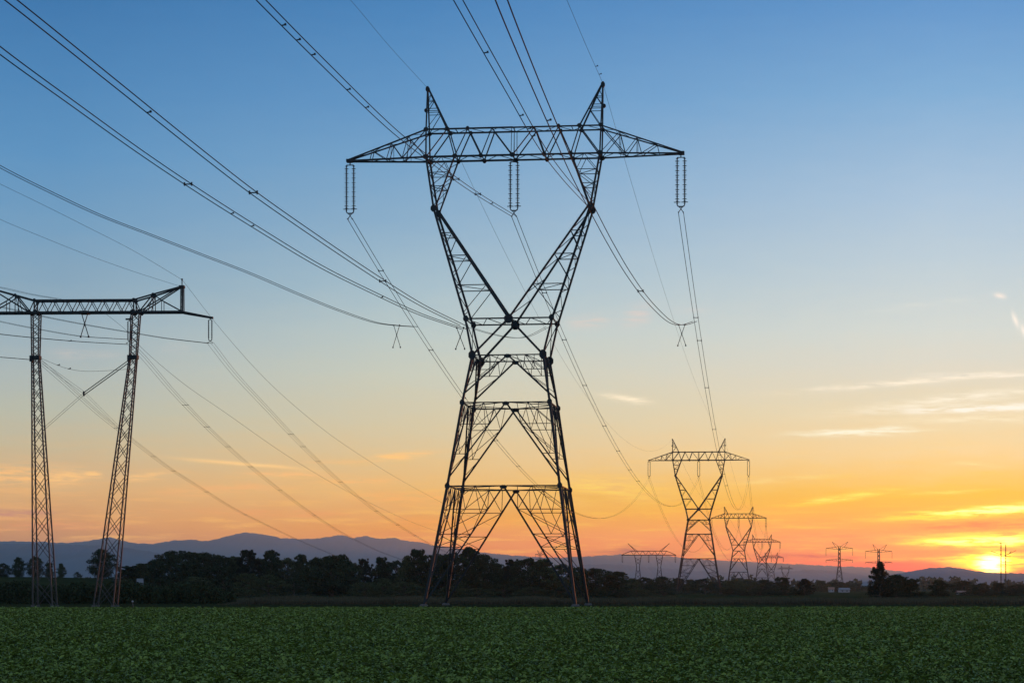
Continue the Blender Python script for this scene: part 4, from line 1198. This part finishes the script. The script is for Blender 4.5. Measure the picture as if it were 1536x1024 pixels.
    def addl(c, f, col, k):
        s = mixc(1.0, col, M('MULTIPLY', f, k), 'MULTIPLY')
        return mixc(1.0, c, s, 'ADD')
    c = addl(c, M('MULTIPLY', halo, band), (1.0, 0.42, 0.02), 0.34)
    c = addl(c, M('MULTIPLY', wide, band), (1.0, 0.50, 0.10), 0.03)
    # wisps
    azw = M('ADD', az, M('MULTIPLY', M('SUBTRACT', nA, 0.5), 0.8))
    elw = M('ADD', el, M('MULTIPLY', M('SUBTRACT', nB, 0.5), 0.10))
    streak = rng(nC, 0.42, 0.62)
    # broad faint streaks low in the sky
    low = M('MULTIPLY', M('MULTIPLY', rng(el, 4.6, 1.0), M('MULTIPLY', rng(nD, 0.48, 0.70), 1.0)), 0.55)
    c = mixc(low, c, mixc(rng(az, -12, 12, False), lin((236, 180, 122)), lin((258, 214, 96))))
    for (x, y, hw, hh, slope, col, amp, useN) in WISPS:
        a0 = math.degrees(math.atan((x - HX) / F)); e0 = math.degrees(math.atan((HY - y) / F))
        wa, we = math.degrees(hw / F), math.degrees(hh / F)
        dx = M('SUBTRACT', azw if hw > 14 else az, a0)
        dy = M('ADD', M('SUBTRACT', elw if useN else el, e0), M('MULTIPLY', dx, slope))
        q = M('ADD', M('POWER', M('ABSOLUTE', M('DIVIDE', dx, wa)), 2.4), M('POWER', M('ABSOLUTE', M('DIVIDE', dy, we)), 1.8))
        g = M('MULTIPLY', M('EXPONENT', M('MULTIPLY', q, -1.0)), amp)
        if useN: g = M('MULTIPLY', g, M('MULTIPLY', rng(nE, 0.30, 0.66), 1.25))
        c = mixc(M('MINIMUM', g, 1.0), c, lin(col))
    c = addl(c, M('MULTIPLY', core, M('ADD', 0.25, M('MULTIPLY', rng(nE, 0.34, 0.56), 0.85))), (1.0, 0.80, 0.30), 4.5)
    # what the haze takes away and adds along each line of sight, given back to the sky beyond it
    pth = M('MINIMUM', M('DIVIDE', 400.0, M('MAXIMUM', M('SINE', M('DIVIDE', el, DEG)), 0.001)), 16800.0)
    T = M('EXPONENT', M('MULTIPLY', pth, -HAZE))
    S = mixc(rng(az, -10, 13), AIR_L, AIR_R)
    sub = mixc(1.0, S, M('SUBTRACT', 1.0, T), 'MULTIPLY')
    c = mixc(1.0, c, sub, 'SUBTRACT'); c = mixc(1.0, c, M('DIVIDE', 1.0, T), 'MULTIPLY'); c = mixc(1.0, c, (0.0, 0.0, 0.0), 'LIGHTEN')
    # below the horizon only dim earth light
    c = mixc(rng(el, -0.3, -2.0), c, lin((52, 56, 50)))
    lk(c, bg.inputs['Color']); bg.inputs['Strength'].default_value = 1.0

DOME, BACK = 0.10, 0.75
AIR_L, AIR_R = (0.19, 0.19, 0.24), (0.48, 0.41, 0.40)
SKY_L = [(0, (66, 119, 171)), (22, (68, 121, 173)), (130, (81, 134, 183)), (242, (96, 147, 191)), (340, (115, 157, 191)), (432, (136, 166, 187)), (520, (160, 178, 186)), (562, (172, 183, 182)), (620, (184, 186, 170)), (672, (198, 183, 152)), (740, (214, 172, 126)), (780, (206, 154, 113)), (808, (192, 143, 115)), (882, (170, 125, 112))]
SKY_C = [(0, (77, 131, 184)), (22, (80, 134, 186)), (150, (100, 150, 196)), (240, (119, 163, 200)), (332, (139, 174, 201)), (430, (165, 190, 202)), (500, (186, 200, 198)), (560, (199, 203, 188)), (642, (212, 199, 166)), (690, (223, 193, 145)), (732, (229, 184, 124)), (792, (222, 155, 102)), (825, (213, 138, 108)), (882, (195, 120, 112))]
SKY_R = [(0, (104, 152, 203)), (22, (107, 155, 205)), (150, (133, 176, 214)), (302, (172, 198, 220)), (400, (192, 209, 218)), (500, (213, 219, 213)), (560, (224, 219, 202)), (620, (236, 220, 184)), (680, (247, 216, 163)), (740, (252, 200, 105)), (782, (254, 184, 68)), (832, (252, 162, 46)), (850, (250, 132, 50)), (882, (235, 105, 55))]
WISPS = [
 (365, 697, 85, 2.8, 0.08, (252, 206, 142), 0.85, 0), (597, 684, 42, 4.5, -0.10, (252, 200, 132), 1.1, 1), (500, 693, 45, 2.5, 0.0, (240, 192, 132), 0.5, 1),
 (935, 598, 32, 4.5, 0.14, (254, 238, 208), 0.95, 1), (950, 600, 22, 3, 0.1, (254, 238, 208), 0.5, 1), (905, 734, 80, 18, 0.06, (253, 212, 116), 0.8, 1), (880, 743, 45, 7, 0.1, (222, 160, 92), 0.5, 1),
 (1290, 651, 80, 4.2, -0.01, (255, 248, 220), 1.2, 1), (1335, 646, 26, 4, 0.0, (255, 248, 222), 0.8, 1), (1262, 748, 75, 4.5, -0.13, (264, 232, 122), 1.05, 1), (1420, 741, 60, 2.5, -0.05, (255, 232, 130), 0.6, 1),
 (1370, 577, 150, 4, -0.07, (255, 242, 218), 0.9, 1), (1450, 603, 150, 7, -0.10, (255, 244, 220), 0.85, 1), (1490, 618, 130, 5, -0.02, (258, 250, 232), 1.2, 1), (1490, 570, 80, 2.6, 0.03, (255, 244, 224), 0.9, 1), (1500, 634, 140, 5, 0.0, (255, 240, 206), 0.7, 1),
 (1500, 454, 8, 3.6, 0.2, (255, 240, 226), 0.8, 0), (1523, 490, 5, 7, 1.55, (255, 244, 230), 0.9, 0), (1536, 507, 5, 7, 1.3, (255, 244, 230), 0.9, 0),
 (880, 483, 30, 9, -0.05, (226, 208, 196), 0.55, 1), (955, 474, 22, 13, -0.2, (228, 208, 198), 0.55, 1), (1040, 468, 26, 7, 0, (216, 212, 206), 0.35, 1), (1395, 463, 95, 5, -0.1, (218, 222, 216), 0.45, 1),
 (25, 772, 55, 5.5, 0.03, (186, 128, 130), 0.8, 1), (30, 718, 75, 15, 0.0, (248, 192, 128), 0.9, 1), (100, 719, 26, 9, -0.1, (250, 198, 134), 1.0, 1), (140, 714, 13, 4, 0.1, (250, 198, 134), 1.0, 1), (220, 717, 32, 4.5, -0.12, (250, 198, 134), 0.9, 1), (60, 790, 120, 7, 0, (232, 150, 120), 0.3, 1),
 (1475, 769, 95, 6, -0.07, (330, 300, 185), 1.3, 1), (1380, 777, 75, 3.5, -0.05, (265, 228, 90), 0.9, 1), (1490, 790, 130, 8, -0.02, (247, 160, 24), 1.0, 1), (1475, 812, 85, 8, -0.02, (380, 340, 190), 1.4, 1), (1400, 805, 80, 3.5, 0.0, (262, 214, 60), 0.9, 1), (1370, 797, 90, 3, 0.0, (250, 168, 36), 0.7, 1),
 (1455, 828, 95, 3.4, 0.0, (248, 158, 30), 1.0, 1), (1400, 839, 90, 4, 0.0, (265, 200, 50), 0.9, 1), (1487, 842, 55, 9, 0.0, (400, 330, 90), 1.2, 1), (1340, 820, 120, 4, 0.02, (250, 158, 44), 0.6, 1), (1350, 846, 100, 5, 0.0, (252, 132, 44), 0.6, 1), (1465, 700, 30, 2.6, 0.08, (255, 228, 165), 0.8, 1),
 (1215, 834, 70, 4, 0.03, (214, 118, 92), 0.7, 1), (1000, 812, 150, 6, 0, (238, 152, 96), 0.4, 1), (955, 833, 70, 9, 0.0, (176, 122, 124), 0.9, 1), (940, 823, 16, 5, 0.0, (178, 124, 124), 0.9, 1), (1060, 843, 30, 2.2, 0.05, (255, 140, 70), 0.9, 1), (1090, 836, 60, 4, 0, (198, 124, 108), 0.6, 1),
 (430, 712, 60, 4, 0.03, (246, 190, 128), 0.7, 1), (535, 722, 60, 6, -0.04, (246, 188, 122), 0.6, 1), (625, 746, 90, 9, 0.02, (246, 180, 112), 0.6, 1), (330, 735, 90, 8, -0.05, (240, 178, 122), 0.6, 1), (420, 770, 120, 6, 0.02, (232, 160, 112), 0.5, 1), (700, 783, 120, 7, 0.0, (244, 170, 104), 0.5, 1), (1120, 770, 120, 8, 0.0, (255, 190, 90), 0.5, 1), (1250, 805, 130, 5, 0.03, (252, 160, 60), 0.6, 1), (1180, 720, 70, 4, -0.08, (254, 222, 150), 0.5, 1),
 (103, 538, 26, 8, 0, (202, 194, 188), 0.4, 1), (155, 537, 34, 6, 0, (200, 194, 188), 0.3, 1), (266, 526, 20, 7, 0, (204, 198, 190), 0.3, 1),
]
sky()

# ------------------------------------------------------------------ sun, camera, render
ld = bpy.data.lights.new('sun', 'SUN'); ld.energy = 0.9; ld.angle = math.radians(0.53); ld.color = (1.0, 0.27, 0.07)
lo = bpy.data.objects.new('sun', ld); COL.objects.link(lo)
a, e = math.radians(SUN_AZ), math.radians(SUN_EL)
dirv = Vector((math.sin(a) * math.cos(e), math.cos(a) * math.cos(e), math.sin(e)))
lo.rotation_euler = dirv.to_track_quat('Z', 'Y').to_euler()
lo.location = dirv * 300

cam = bpy.data.cameras.new('camera'); co = bpy.data.objects.new('camera', cam); COL.objects.link(co)
cam.sensor_width = 36.0; cam.lens = F / 1536 * 36.0
cam.shift_y = (HY - 512) / 1536
cam.clip_start = 0.1; cam.clip_end = 60000
co.location = (0, 0, EYE); co.rotation_euler = (math.radians(90), 0, 0)
scene.camera = co
vs = scene.view_settings
scene.display_settings.display_device = 'sRGB'
vs.view_transform = 'Standard'; vs.look = 'None'; vs.exposure = 0.0; vs.gamma = 1.0; vs.use_curve_mapping = False
scene.render.engine = 'CYCLES'
cy = scene.cycles
cy.max_bounces = 5; cy.diffuse_bounces = 2; cy.glossy_bounces = 2; cy.transmission_bounces = 2; cy.volume_bounces = 0; cy.transparent_max_bounces = 4
cy.sample_clamp_indirect = 4.0; cy.sample_clamp_direct = 0.0
cy.caustics_reflective = False; cy.caustics_refractive = False
cy.use_denoising = True
